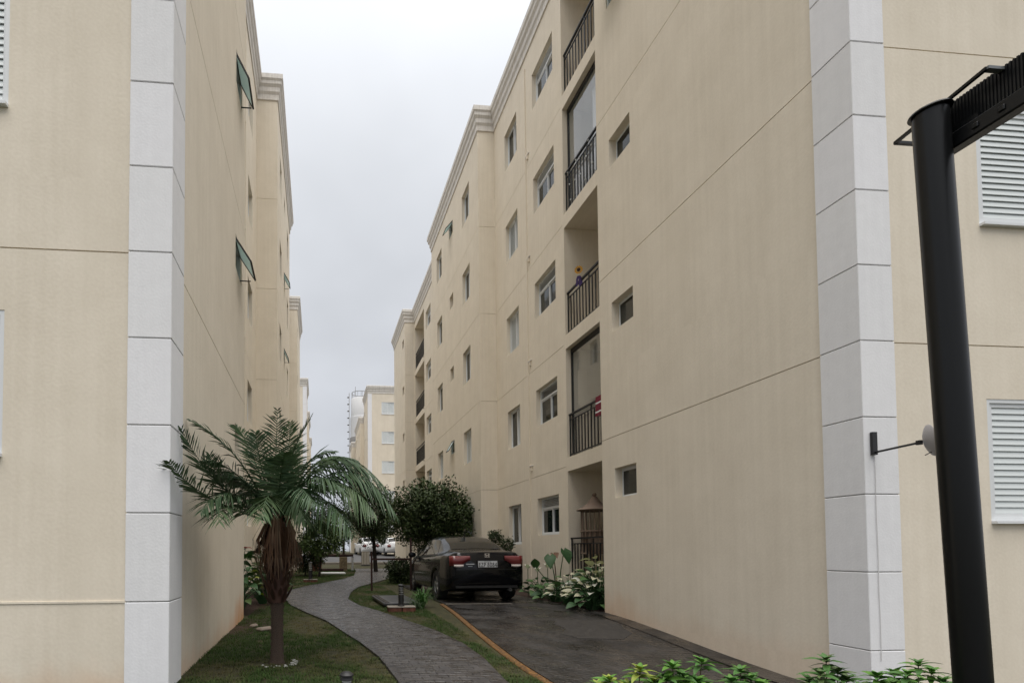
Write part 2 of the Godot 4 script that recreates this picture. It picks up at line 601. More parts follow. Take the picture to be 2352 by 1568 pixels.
func lay_pavers(parent: Node3D, poly: PackedVector2Array, size: Vector2, area: Rect2, mats: Array, skew: float, lift: float):
	var spots := []
	var cut := []
	var row := 0
	var d := area.position.y
	while d < area.end.y:
		var x := area.position.x + (size.x * 0.5 if row % 2 else 0.0)
		while x < area.end.x:
			var inside := 0
			for c in [Vector2(-0.5, -0.5), Vector2(0.5, -0.5), Vector2(0.5, 0.5), Vector2(-0.5, 0.5)]:
				if Geometry2D.is_point_in_polygon(Vector2(x + c.x * size.x, d + c.y * size.y), poly):
					inside += 1
			if inside == 4:
				spots.append(Vector2(x, d))
			elif inside > 0:
				cut.append(Vector2(x, d))
			x += size.x
		d += size.y
		row += 1
	# pavers sawn to the line of the edge
	var far_cut := begin()
	for c in cut:
		var h := size * 0.5 - Vector2(0.002, 0.002)
		for piece in Geometry2D.intersect_polygons(PackedVector2Array([c + Vector2(-h.x, -h.y), c + Vector2(h.x, -h.y), c + Vector2(h.x, h.y), c + Vector2(-h.x, h.y)]), poly):
			if piece.size() < 3: continue
			var own: bool = c.y > 4.0 and c.y < 7.5
			var st := begin() if own else far_cut
			var y0 := gy(c.x, c.y) + lift + 0.0215
			var org := W(c.x, y0, c.y) if own else Vector3.ZERO
			for i in piece.size():
				var a: Vector2 = piece[i]
				var b: Vector2 = piece[(i + 1) % piece.size()]
				var A := W(a.x, gy(a.x, a.y) + lift + 0.0215, a.y) - org
				var B := W(b.x, gy(b.x, b.y) + lift + 0.0215, b.y) - org
				if i > 0 and i < piece.size() - 1:
					var p0: Vector2 = piece[0]
					tri3(st, W(p0.x, gy(p0.x, p0.y) + lift + 0.0215, p0.y) - org, A, B, Vector3.UP)
				var mid_v := (A + B) * 0.5 - (W(c.x, y0, c.y) - org)
				quad(st, A, B, B - Vector3(0, 0.03, 0), A - Vector3(0, 0.03, 0), Vector3(mid_v.x, 0, mid_v.z))
			if own:
				put("edge_paver", st, mats[rng.randi() % 4], parent, Transform3D(Basis.IDENTITY, org))
	put("far_edge_pavers", far_cut, mats[0], parent).set_meta("kind", "stuff")
	var seen := spots.filter(func(s): return s.y > 4.0)
	seen.sort_custom(func(a, b): return a.y < b.y)
	var near := {}
	for i in mini(300, seen.size()):
		near[seen[i]] = true
	var meshes := []
	for v in 3:
		var st := begin()
		add_paver(st, size - Vector2(0.003, 0.003))
		st.generate_normals()
		meshes.append(st.commit())
	var rest := []
	for s in spots:
		var t := paver_pose(s, lift)
		if near.has(s):
			inst("paver", meshes[rng.randi() % 3], mats[rng.randi() % 4], parent, t)
		else:
			rest.append(t)
	for k in 4:
		var mm := MultiMesh.new()
		mm.transform_format = MultiMesh.TRANSFORM_3D
		mm.mesh = meshes[0]
		var mine := []
		for i in rest.size():
			if (i * 7 + i / 5) % 4 == k:
				mine.append(rest[i])
		mm.instance_count = mine.size()
		for i in mine.size():
			mm.set_instance_transform(i, mine[i])
		var o := MultiMeshInstance3D.new()
		o.name = "far_pavers"
		o.multimesh = mm
		o.material_override = mats[k]
		o.set_meta("kind", "stuff")
		parent.add_child(o, true)

func paver_pose(s: Vector2, lift: float) -> Transform3D:
	var e := 0.08
	var nx := (gy(s.x - e, s.y) - gy(s.x + e, s.y)) / (2 * e)
	var nd := (gy(s.x, s.y - e) - gy(s.x, s.y + e)) / (2 * e)
	var up := Vector3(nx, 1, -nd).normalized()
	var bx := up.cross(Vector3.BACK).normalized()
	var b := Basis(bx, up, bx.cross(up))
	b = b * Basis.from_euler(Vector3(rng.randf_range(-0.008, 0.008), rng.randf_range(-0.015, 0.015), rng.randf_range(-0.008, 0.008)))
	return Transform3D(b, W(s.x, gy(s.x, s.y) + lift + rng.randf_range(0.0, 0.0025), s.y))

func add_paver(st: SurfaceTool, s: Vector2):
	var h := 0.02
	var r := 0.0035
	var x := s.x / 2
	var z := s.y / 2
	var top := [Vector3(-x + r, h, -z + r), Vector3(x - r, h, -z + r), Vector3(x - r, h, z - r), Vector3(-x + r, h, z - r)]
	var mid := [Vector3(-x, h - r, -z), Vector3(x, h - r, -z), Vector3(x, h - r, z), Vector3(-x, h - r, z)]
	quad(st, top[0], top[1], top[2], top[3], Vector3.UP)
	for i in 4:
		var j := (i + 1) % 4
		var n: Vector3 = (mid[i] + mid[j]) * 0.5
		quad(st, top[i], top[j], mid[j], mid[i], n + Vector3.UP * 0.05)
		quad(st, mid[i], mid[j], mid[j] - Vector3(0, 0.03, 0), mid[i] - Vector3(0, 0.03, 0), Vector3(n.x, 0, n.z))

# ------------------------------------------------------------------ buildings
# A flat wall: origin o, u along it, n outward, holes = [u0, v0, u1, v1, depth, back material key or ""]
func add_wall(st: SurfaceTool, root: Node3D, o: Vector3, u: Vector3, n: Vector3, u0: float, v0: float, u1: float, v1: float, holes: Array, stain_from := -99.0):
	var us := [u0, u1]
	var vs := [v0, v1]
	for h in holes:
		for q in [h[0], h[2]]:
			if q > u0 and q < u1: us.append(q)
		for q in [h[1], h[3]]:
			if q > v0 and q < v1: vs.append(q)
	if stain_from > -90.0:
		for i in 9: vs.append(stain_from + i * 0.09)
		var uu := u0
		while uu < u1:
			us.append(uu)
			uu += 0.11
	us.sort()
	vs.sort()
	var up := Vector3.UP
	for i in us.size() - 1:
		if us[i + 1] - us[i] < 1e-4: continue
		for j in vs.size() - 1:
			if vs[j + 1] - vs[j] < 1e-4: continue
			var cu: float = (us[i] + us[i + 1]) * 0.5
			var cv: float = (vs[j] + vs[j + 1]) * 0.5
			if cv < v0 or cv > v1: continue
			var hole := false
			for h in holes:
				if cu > h[0] and cu < h[2] and cv > h[1] and cv < h[3]:
					hole = true
					break
			if hole: continue
			var p := [o + u * us[i] + up * vs[j], o + u * us[i + 1] + up * vs[j], o + u * us[i + 1] + up * vs[j + 1], o + u * us[i] + up * vs[j + 1]]
			if stain_from > -90.0 and cv < stain_from + 0.8:
				var cs := []
				for q in [[i, j], [i + 1, j], [i + 1, j + 1], [i, j + 1]]:
					cs.append(stain_color(us[q[0]], vs[q[1]] - stain_from))
				quad_c(st, p, cs, n)
			else:
				quad(st, p[0], p[1], p[2], p[3], n)
	for h in holes:
		var a: float = maxf(h[0], u0)
		var b: float = minf(h[2], u1)
		if b <= a: continue
		var q := [o + u * a + up * h[1], o + u * b + up * h[1], o + u * b + up * h[3], o + u * a + up * h[3]]
		var ins: Vector3 = -n * h[4]
		quad(st, q[0], q[1], q[1] + ins, q[0] + ins, up)
		quad(st, q[3], q[2], q[2] + ins, q[3] + ins, -up)
		quad(st, q[0], q[3], q[3] + ins, q[0] + ins, u)
		quad(st, q[1], q[2], q[2] + ins, q[1] + ins, -u)
		var bk := begin()
		quad(bk, q[0] + ins, q[1] + ins, q[2] + ins, q[3] + ins, n)
		put({"joint": "joint_groove", "room": "room_wall", "wall": "balcony_wall"}[h[5]], bk, M[h[5]], root)

var stain_noise: FastNoiseLite
var stain_amount := 0.5
var stain_peak := 3.9
func stain_color(u: float, h: float) -> Color:
	if stain_noise == null:
		stain_noise = FastNoiseLite.new()
		stain_noise.frequency = 1.3
		stain_noise.fractal_octaves = 4
		stain_noise.seed = 9
	var reach: float = 0.22 + 0.30 * smoothstep(stain_peak - 1.2, stain_peak, u) + 0.22 * stain_noise.get_noise_2d(u * 2.0, 3.0)
	var k := clampf((1.0 - h / maxf(reach, 0.05)) * 0.9 + 0.3 * stain_noise.get_noise_2d(u * 3.0, h * 3.0), 0.0, 1.0)
	k *= stain_amount * (0.35 + 0.65 * smoothstep(stain_peak - 1.4, stain_peak, u))
	return Color.WHITE.lerp(Color(0.86, 0.47, 0.24), k)

func frame_box(st: SurfaceTool, x0: float, y0: float, x1: float, y1: float, w: float, z: float, dp: float):
	add_box(st, Vector3((x0 + x1) / 2, y0 + w / 2, z), Vector3(x1 - x0, w, dp))
	add_box(st, Vector3((x0 + x1) / 2, y1 - w / 2, z), Vector3(x1 - x0, w, dp))
	add_box(st, Vector3(x0 + w / 2, (y0 + y1) / 2, z), Vector3(w, y1 - y0 - 2 * w, dp))
	add_box(st, Vector3(x1 - w / 2, (y0 + y1) / 2, z), Vector3(w, y1 - y0 - 2 * w, dp))

var win_cache := {}
# cached window meshes; local: x along wall, y up from the sill, z outward, origin on the wall plane
func cached(k: String, maker: Callable) -> Mesh:
	if not win_cache.has(k):
		var st := begin()
		maker.call(st)
		st.generate_normals()
		win_cache[k] = st.commit()
	return win_cache[k]

func pane_part(parent: Node, called: String, x0: float, y0: float, x1: float, y1: float, z: float, m: Material):
	box_part(called, Vector3(x1 - x0, y1 - y0, 0.006), Vector3((x0 + x1) / 2, (y0 + y1) / 2, z), m, parent)

# two-leaf window with louvred shutter leaf; look: 0 both shut, 1 left leaf shutter + right glass, 2 glass with curtain
func bedroom_window(b: Node3D, at: Vector3, n: Vector3, w: float, h: float, look: int, rc := 0.15, slat_parts := false):
	var bs := Basis(Vector3.UP.cross(n), Vector3.UP, n)
	var o := group_node("bedroom_window", b, at, bs)
	var z := -rc
	inst("frame", cached("bf%.2f,%.2f,%.2f" % [w, h, rc], func(st):
		frame_box(st, -w / 2, 0, w / 2, h, 0.035, z, 0.09)
		add_box(st, Vector3(0, -0.012, z + 0.06), Vector3(w, 0.024, 0.06))), M.white, o)
	for leaf in 2:
		var x0 := -w / 2 + 0.035 if leaf == 0 else 0.0
		var x1 := 0.0 if leaf == 0 else w / 2 - 0.035
		var zz := z + (0.018 if leaf == 0 else -0.012)
		inst("leaf_frame", cached("bl%.2f,%.2f,%d,%.2f" % [w, h, leaf, rc], func(st): frame_box(st, x0, 0.035, x1, h - 0.035, 0.038, zz, 0.028)), M.white, o)
		var shut := look == 0 or (look == 1 and leaf == 0) or (look == 3 and leaf == 1)
		if shut:
			var ns := int((h - 0.146) / 0.057)
			var pitch := (h - 0.146) / ns
			if slat_parts:
				box_part("shutter_backing", Vector3(x1 - x0 - 0.07, h - 0.14, 0.004), Vector3((x0 + x1) / 2, h / 2, zz - 0.014), M.gap, o)
				for i in ns:
					cbox_part("slat", Vector3(x1 - x0 - 0.076, pitch * 1.06, 0.007), 0.002, Vector3((x0 + x1) / 2, 0.073 + (i + 0.5) * pitch, zz + 0.004), M.slat, o, Basis(Vector3.RIGHT, -0.22))
			else:
				box_part("shutter_backing", Vector3(x1 - x0 - 0.07, h - 0.14, 0.004), Vector3((x0 + x1) / 2, h / 2, zz - 0.014), M.gap, o)
				inst("shutter_slats", cached("sl%.2f,%.2f,%d,%.2f" % [w, h, leaf, rc], func(st):
					for i in ns:
						add_box(st, Vector3((x0 + x1) / 2, 0.073 + (i + 0.5) * pitch, zz + 0.004), Vector3(x1 - x0 - 0.076, pitch * 0.98, 0.006), Basis(Vector3.RIGHT, -0.34))), M.slat, o).set_meta("kind", "stuff")
		else:
			pane_part(o, "pane", x0 + 0.038, 0.073, x1 - 0.038, h - 0.073, zz, M.glass)
			if look == 2:
				box_part("curtain_or_sheen", Vector3(x1 - x0 - 0.02, h - 0.09, 0.01), Vector3((x0 + x1) / 2, h / 2, z - 0.14), M.curtain_or_sheen, o)

# kitchen window: louvred transom over two sliding panes; look 1 = added pale panel standing in for sky reflected in the panes
func kitchen_window(b: Node3D, at: Vector3, n: Vector3, w: float, h: float, look: int):
	var bs := Basis(Vector3.UP.cross(n), Vector3.UP, n)
	var o := group_node("kitchen_window", b, at, bs)
	var z := -0.15
	var tr := h - 0.27
	inst("frame", cached("kf%.2f" % w, func(st):
		frame_box(st, -w / 2, 0, w / 2, h, 0.045, z, 0.08)
		add_box(st, Vector3(0, tr, z), Vector3(w - 0.09, 0.045, 0.075))
		add_box(st, Vector3(0, -0.012, z + 0.06), Vector3(w, 0.024, 0.05))), M.white, o)
	inst("transom_louvre", cached("kt%.2f" % w, func(st):
		for i in 5:
			add_box(st, Vector3(0, tr + 0.045 + i * 0.038, z), Vector3(w - 0.09, 0.006, 0.05), Basis(Vector3.RIGHT, 0.6))), M.white, o).set_meta("kind", "stuff")
	pane_part(o, "transom_pane", -w / 2 + 0.045, tr + 0.023, w / 2 - 0.045, h - 0.045, z - 0.035, M.clear_glass)
	for leaf in 2:
		var x0 := -w / 2 + 0.045 if leaf == 0 else -0.012
		var x1 := 0.012 if leaf == 0 else w / 2 - 0.045
		var zz := z + (0.014 if leaf == 0 else -0.014)
		inst("sash", cached("ks%.2f,%d" % [w, leaf], func(st): frame_box(st, x0, 0.045, x1, tr - 0.023, 0.03, zz, 0.024)), M.white, o)
		pane_part(o, "pane", x0 + 0.03, 0.075, x1 - 0.03, tr - 0.053, zz, M.glass)
	if look == 1:
		box_part("sheen_panel", Vector3(w - 0.1, tr - 0.06, 0.01), Vector3(0, tr / 2 + 0.02, z - 0.12), M.curtain_or_sheen, o)

func bath_window(b: Node3D, at: Vector3, n: Vector3, w: float, h: float, open_deg: float):
	var bs := Basis(Vector3.UP.cross(n), Vector3.UP, n)
	var o := group_node("bathroom_window", b, at, bs)
	var z := -0.16 if open_deg < 1.0 else -0.05
	inst("frame", cached("wf%.2f,%.2f" % [w, z], func(st): frame_box(st, -w / 2, 0, w / 2, h, 0.03, z, 0.06)), M.white, o)
	var turn := Basis(Vector3.RIGHT, -deg_to_rad(open_deg))
	var hinge := Vector3(0, h - 0.03, z + 0.03)
	inst("sash_frame", cached("ws%.2f" % w, func(st): frame_box(st, -w / 2 + 0.02, -(h - 0.05), w / 2 - 0.02, 0.0, 0.024, 0.0, 0.022)), M.white if open_deg < 1.0 else M.rail, o, Transform3D(turn, hinge))
	inst("pane", box_mesh(Vector3(w - 0.09, h - 0.1, 0.006)), M.glass if open_deg < 1.0 else M.green_glass, o, Transform3D(turn, hinge + turn * Vector3(0, -(h - 0.05) / 2, 0)))
	if open_deg > 1.0:
		inst("stay_arm", box_mesh(Vector3(0.012, 0.012, 0.18)), M.rail, o, Transform3D(Basis.IDENTITY, Vector3(w / 2 - 0.04, 0.07, z + 0.11)))

# open balcony recess: slab edge is the wall itself; w along the wall, railing set in by 7 cm
func balcony(b: Node3D, at: Vector3, n: Vector3, w: float, h: float, glazed: bool, fine: bool, depth: float, sheen_panels := false):
	var bs := Basis(Vector3.UP.cross(n), Vector3.UP, n)
	var o := group_node("balcony", b, at, bs)
	var z := -0.07
	box_part("handrail", Vector3(w, 0.035, 0.05), Vector3(0, 0.97, z), M.rail, o)
	box_part("mid_rail", Vector3(w, 0.022, 0.025), Vector3(0, 0.85, z), M.rail, o)
	box_part("bottom_rail", Vector3(w, 0.025, 0.025), Vector3(0, 0.06, z), M.rail, o)
	var nb := int(w / 0.125)
	if fine:
		for i in nb + 1:
			var big := i % 7 == 0
			box_part("baluster", Vector3(0.032 if big else 0.02, 0.96 if big else 0.79, 0.02), Vector3(-w / 2 + 0.016 + i * (w - 0.032) / nb, 0.48 if big else 0.455, z), M.rail, o)
	else:
		var st := begin()
		for i in nb + 1:
			add_box(st, Vector3(-w / 2 + 0.016 + i * (w - 0.032) / nb, 0.455, z), Vector3(0.02, 0.79, 0.02))
		put("balusters", st, M.rail, o).set_meta("kind", "stuff")
	# glazed door on the back wall
	var zd := -depth + 0.03
	var fr := begin()
	frame_box(fr, -0.85, 0.0, 0.85, 2.15, 0.05, zd, 0.05)
	add_box(fr, Vector3(0, 1.07, zd), Vector3(0.07, 2.05, 0.045))
	put("door_frame", fr, M.white, o)
	pane_part(o, "door_pane", -0.8, 0.05, -0.035, 2.1, zd, M.car_glass)
	pane_part(o, "door_pane", 0.035, 0.05, 0.8, 2.1, zd, M.car_glass)
	if glazed:
		var zg := -0.14
		var gt := begin()
		add_box(gt, Vector3(0, h - 0.05, zg), Vector3(w, 0.10, 0.05))
		add_box(gt, Vector3(0, 0.02, zg), Vector3(w, 0.04, 0.04))
		add_box(gt, Vector3(-w / 2 + 0.02, h / 2, zg), Vector3(0.04, h - 0.14, 0.04))
		add_box(gt, Vector3(w / 2 - 0.02, h / 2, zg), Vector3(0.04, h - 0.14, 0.04))
		put("glazing_track", gt, M.rail, o)
		for i in 4:
			var x0 := -w / 2 + 0.04 + i * (w - 0.08) / 4
			if i > 0 and sheen_panels:
				box_part("curtain_or_sheen", Vector3((w - 0.08) / 4 - 0.03, h - 0.3, 0.02), Vector3(x0 + (w - 0.08) / 8, h / 2 + 0.02, zg - 0.22), M.curtain_or_sheen, o)  # added pale panels imitate the bluish sky reflection in the glazing
			pane_part(o, "glazing_panel", x0 + 0.004, 0.04, x0 + (w - 0.08) / 4 - 0.004, h - 0.10, zg, M.clear_glass)
	box_part("drain_spout", Vector3(0.03, 0.03, 0.12), Vector3(w / 2 * (1.0 if n.x < 0 else -1.0) * 0.95, -0.10, 0.05), M.rail, o)

const LV := 2.8
func apartments(label: String, s: float, x0: float, d0: float, base_y: float, f0: float, xs: Array, opts: Dictionary):
	var root := thing("apartment_building", label, "building", W(s * x0, base_y, d0), "cream apartment blocks along the garden lane")
	var f := f0 - base_y             # floor of the ground storey above the root
	var top := f + 14.4
	var low := -1.2
	var far: bool = opts.get("far", false)
	var zs := [0.0, 4.17, 11.12, 17.62, 24.57, 28.67]
	var n := Vector3(-s, 0, 0)
	var u := Vector3(0, 0, -1)
	var jd := 0.014
	var jw := 0.011
	# --- lane side, five bays
	for bay in 5:
		var st := begin()
		var X := Vector3(s * xs[bay], 0, 0)
		var a: float = zs[bay]
		var b: float = zs[bay + 1]
		var holes := []
		for k in 5:
			var F := f + LV * k
			if k > 0 and not far:
				if bay == 1:
					holes.append([a + 2.64, F - jw / 2, b, F + jw / 2, jd, "joint"])
				elif bay == 3:
					holes.append([a, F - jw / 2, b - 2.64, F + jw / 2, jd, "joint"])
				else:
					holes.append([a, F - jw / 2, b, F + jw / 2, jd, "joint"])
			if bay == 0:
				holes.append([3.24, F + 1.77, 3.81, F + 2.265, 0.5, "room"])
			elif bay == 1 or bay == 3:
				var m := func(p): return p if bay == 1 else 28.69 - p
				var bl := [m.call(4.19), m.call(6.73)]
				var ki := [m.call(7.16), m.call(8.30)]
				var be := [m.call(9.34), m.call(10.24)]
				bl.sort(); ki.sort(); be.sort()
				holes.append([bl[0], F + 0.2, bl[1], F + 2.685, 1.35, "wall"])
				holes.append([ki[0], F + 1.28, ki[1], F + 2.225, 0.6, "room"])
				holes.append([be[0], F + 1.07, be[1], F + 2.2, 0.6, "room"])
			elif bay == 2:
				holes.append([12.07, F + 1.07, 12.92, F + 2.2, 0.6, "room"])
				holes.append([14.12, F + 1.77, 14.62, F + 2.265, 0.5, "room"])
				holes.append([15.82, F + 1.07, 16.67, F + 2.2, 0.6, "room"])
			else:
				holes.append([24.88, F + 1.77, 25.45, F + 2.265, 0.5, "room"])
		add_wall(st, root, X, u, n, a, low, b, top, holes, (0.0 if bay == 0 and not far else -99.0))
		put("wall", st, M.wall, root)
	# step faces between the bays, the front, the rear
	var st2 := begin()
	var kh := func(w0, w1):
		var hs := []
		if not far:
			for k in range(1, 5):
				hs.append([w0, f + LV * k - jw / 2, w1, f + LV * k + jw / 2, jd, "joint"])
		return hs
	add_wall(st2, root, Vector3(0, 0, -zs[1]), Vector3(s, 0, 0), Vector3(0, 0, -1), xs[0], low, xs[1], top, [])
	add_wall(st2, root, Vector3(0, 0, -zs[2]), Vector3(s, 0, 0), Vector3(0, 0, 1), xs[2], low, xs[1], top, kh.call(xs[2], xs[1]))
	add_wall(st2, root, Vector3(0, 0, -zs[3]), Vector3(s, 0, 0), Vector3(0, 0, -1), xs[2], low, xs[3], top, [])
	add_wall(st2, root, Vector3(0, 0, -zs[4]), Vector3(s, 0, 0), Vector3(0, 0, 1), xs[4], low, xs[3], top, kh.call(xs[4], xs[3]))
	add_wall(st2, root, Vector3(0, 0, -zs[5]), Vector3(s, 0, 0), Vector3(0, 0, -1), xs[4], low, 13.0, top, [])
	add_wall(st2, root, Vector3(s * 13.0, 0, 0), u, Vector3(s, 0, 0), 0, low, zs[5], top, [])
	put("wall", st2, M.wall, root)
	var st3 := begin()
	var fh: Array = kh.call(0.31, 13.0)
	var fx: Array = opts.front_windows
	for k in 5:
		for x in fx:
			fh.append([x, f + LV * k + 1.16, x + 1.2, f + LV * k + 2.3, 0.6, "room"])
	add_wall(st3, root, Vector3.ZERO, Vector3(s, 0, 0), Vector3(0, 0, 1), 0, low, 13.0, top, fh, (0.0 if not far and s < 0 else -99.0))
	put("wall", st3, M.wall, root)
	if not far and s < 0:
		var pl := begin()
		add_box(pl, Vector3(s * 6.65, f, 0.003), Vector3(12.68, 0.016, 0.008))
		put("plinth_ledge", pl, M.wall, root)
	# --- roof and cornice
	var pts := [Vector2(13.0, 0), Vector2(xs[0], 0), Vector2(xs[0], zs[1]), Vector2(xs[1], zs[1]), Vector2(xs[1], zs[2]), Vector2(xs[2], zs[2]), Vector2(xs[2], zs[3]), Vector2(xs[3], zs[3]), Vector2(xs[3], zs[4]), Vector2(xs[4], zs[4]), Vector2(xs[4], zs[5]), Vector2(13.0, zs[5])]
	var prof := [Vector2(0.0, -0.10), Vector2(0.03, -0.10), Vector2(0.035, 0.06), Vector2(0.075, 0.13), Vector2(0.08, 0.26), Vector2(0.13, 0.33), Vector2(0.135, 0.42), Vector2(0.17, 0.47), Vector2(0.17, 0.61), Vector2(0.15, 0.63), Vector2(-0.12, 0.64)]
	var cst := begin()
	for i in pts.size() - 1:
		var ext := []
		for q in prof.size():
			ext.append([corner_off(pts, i, prof[q].x), corner_off(pts, i + 1, prof[q].x)])
		for q in prof.size() - 1:
			var A: Vector2 = ext[q][0]
			var B: Vector2 = ext[q][1]
			var C: Vector2 = ext[q + 1][1]
			var D: Vector2 = ext[q + 1][0]
			var o2 := out_normal(pts, i)
			var dy: float = prof[q + 1].y - prof[q].y
			var dx: float = prof[q + 1].x - prof[q].x
			var nv := Vector3(s * o2.x * dy, -dx, -o2.y * dy)
			quad(cst, Vector3(s * A.x, top + prof[q].y, -A.y), Vector3(s * B.x, top + prof[q].y, -B.y), Vector3(s * C.x, top + prof[q + 1].y, -C.y), Vector3(s * D.x, top + prof[q + 1].y, -D.y), nv)
	put("cornice", cst, M.cornice, root)
	var rf := begin()
	for i in 5:
		quad(rf, Vector3(s * (xs[i] + 0.05), top + 0.3, -zs[i]), Vector3(s * 13.0, top + 0.3, -zs[i]), Vector3(s * 13.0, top + 0.3, -zs[i + 1]), Vector3(s * (xs[i] + 0.05), top + 0.3, -zs[i + 1]), Vector3.UP)
	put("roof", rf, M.roof, root)
	# --- corner quoin blocks
	var y := f - 2.1
	while y < top - 0.14:
		var hh := minf(0.7, top - 0.13 - y)
		if far:
			cbox_part("quoin_block", Vector3(0.37, hh - 0.006, 0.37), 0.005, Vector3(s * 0.155, y + hh / 2, -0.155), M.quoin, root)
		else:
			cbox_part("quoin_block", Vector3(0.34, hh - 0.009, 0.37), 0.004, Vector3(s * 0.14, y + hh / 2, -0.155), M.quoins[rng.randi() % 3], root)
		y += 0.7
	if not far:
		box_part("quoin_joint", Vector3(0.324, top - 0.14 - (f - 2.1), 0.354), Vector3(s * 0.142, (top - 0.14 + f - 2.1) / 2, -0.157), M.quoin_joint, root)
	# --- windows
	for k in 5:
		var F := f + LV * k
		var seen_k: bool = not far or k > 0
		bath_window(root, Vector3(s * xs[0], F + 1.77, -3.525), n, 0.57, 0.495, opts.bath0[k])
		bath_window(root, Vector3(s * xs[2], F + 1.77, -14.37), n, 0.50, 0.495, opts.bath2[k])
		bath_window(root, Vector3(s * xs[4], F + 1.77, -25.165), n, 0.57, 0.495, 0.0)
		for w in [[1, 9.79, 0], [2, 12.495, 1], [2, 16.245, 2], [3, 18.90, 3]]:
			bedroom_window(root, Vector3(s * xs[w[0]], F + 1.07, -w[1]), n, (0.9 if w[0] % 2 else 0.85), 1.13, opts.beds[w[2]][k])
		kitchen_window(root, Vector3(s * xs[1], F + 1.28, -7.73), n, 1.14, 0.945, opts.kitchen[k])
		kitchen_window(root, Vector3(s * xs[3], F + 1.28, -20.96), n, 1.14, 0.945, 0)
		if not (s < 0):
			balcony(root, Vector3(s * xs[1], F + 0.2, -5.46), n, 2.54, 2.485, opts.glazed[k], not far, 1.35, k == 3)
			balcony(root, Vector3(s * xs[3], F + 0.2, -23.23), n, 2.54, 2.485, false, false, 1.35)
		for x in fx:
			bedroom_window(root, Vector3(s * (x + 0.6), F + 1.16, 0), Vector3(0, 0, 1), 1.2, 1.14, 0, 0.05, opts.get("slats", []).has([k, x]))
	# surface conduit with a small elbow at each floor
	if opts.has("conduit"):
		var cs := begin()
		var px: float = s * xs[1] - s * 0.012
		add_box(cs, Vector3(px, (top + 0.3 + f) / 2 - 0.3, -8.72), Vector3(0.03, top - f - 0.5, 0.03))
		put("conduit", cs, M.wall, root)
		for k in range(1, 5):
			var F := f + LV * k
			box_part("conduit_box", Vector3(0.04, 0.09, 0.06), Vector3(px - s * 0.008, F + 0.24, -8.60), M.wall, root)
			box_part("conduit_arm", Vector3(0.032, 0.025, 0.20), Vector3(px, F + 0.33, -8.62), M.cornice, root)
	return root

func out_normal(pts: Array, i: int) -> Vector2:
	var d: Vector2 = (pts[i + 1] - pts[i]).normalized()
	return Vector2(-d.y, d.x)

func corner_off(pts: Array, i: int, r: float) -> Vector2:
	if i == 0:
		return pts[0] + out_normal(pts, 0) * r
	if i == pts.size() - 1:
		return pts[i] + out_normal(pts, i - 1) * r
	return pts[i] + (out_normal(pts, i - 1) + out_normal(pts, i)) * r

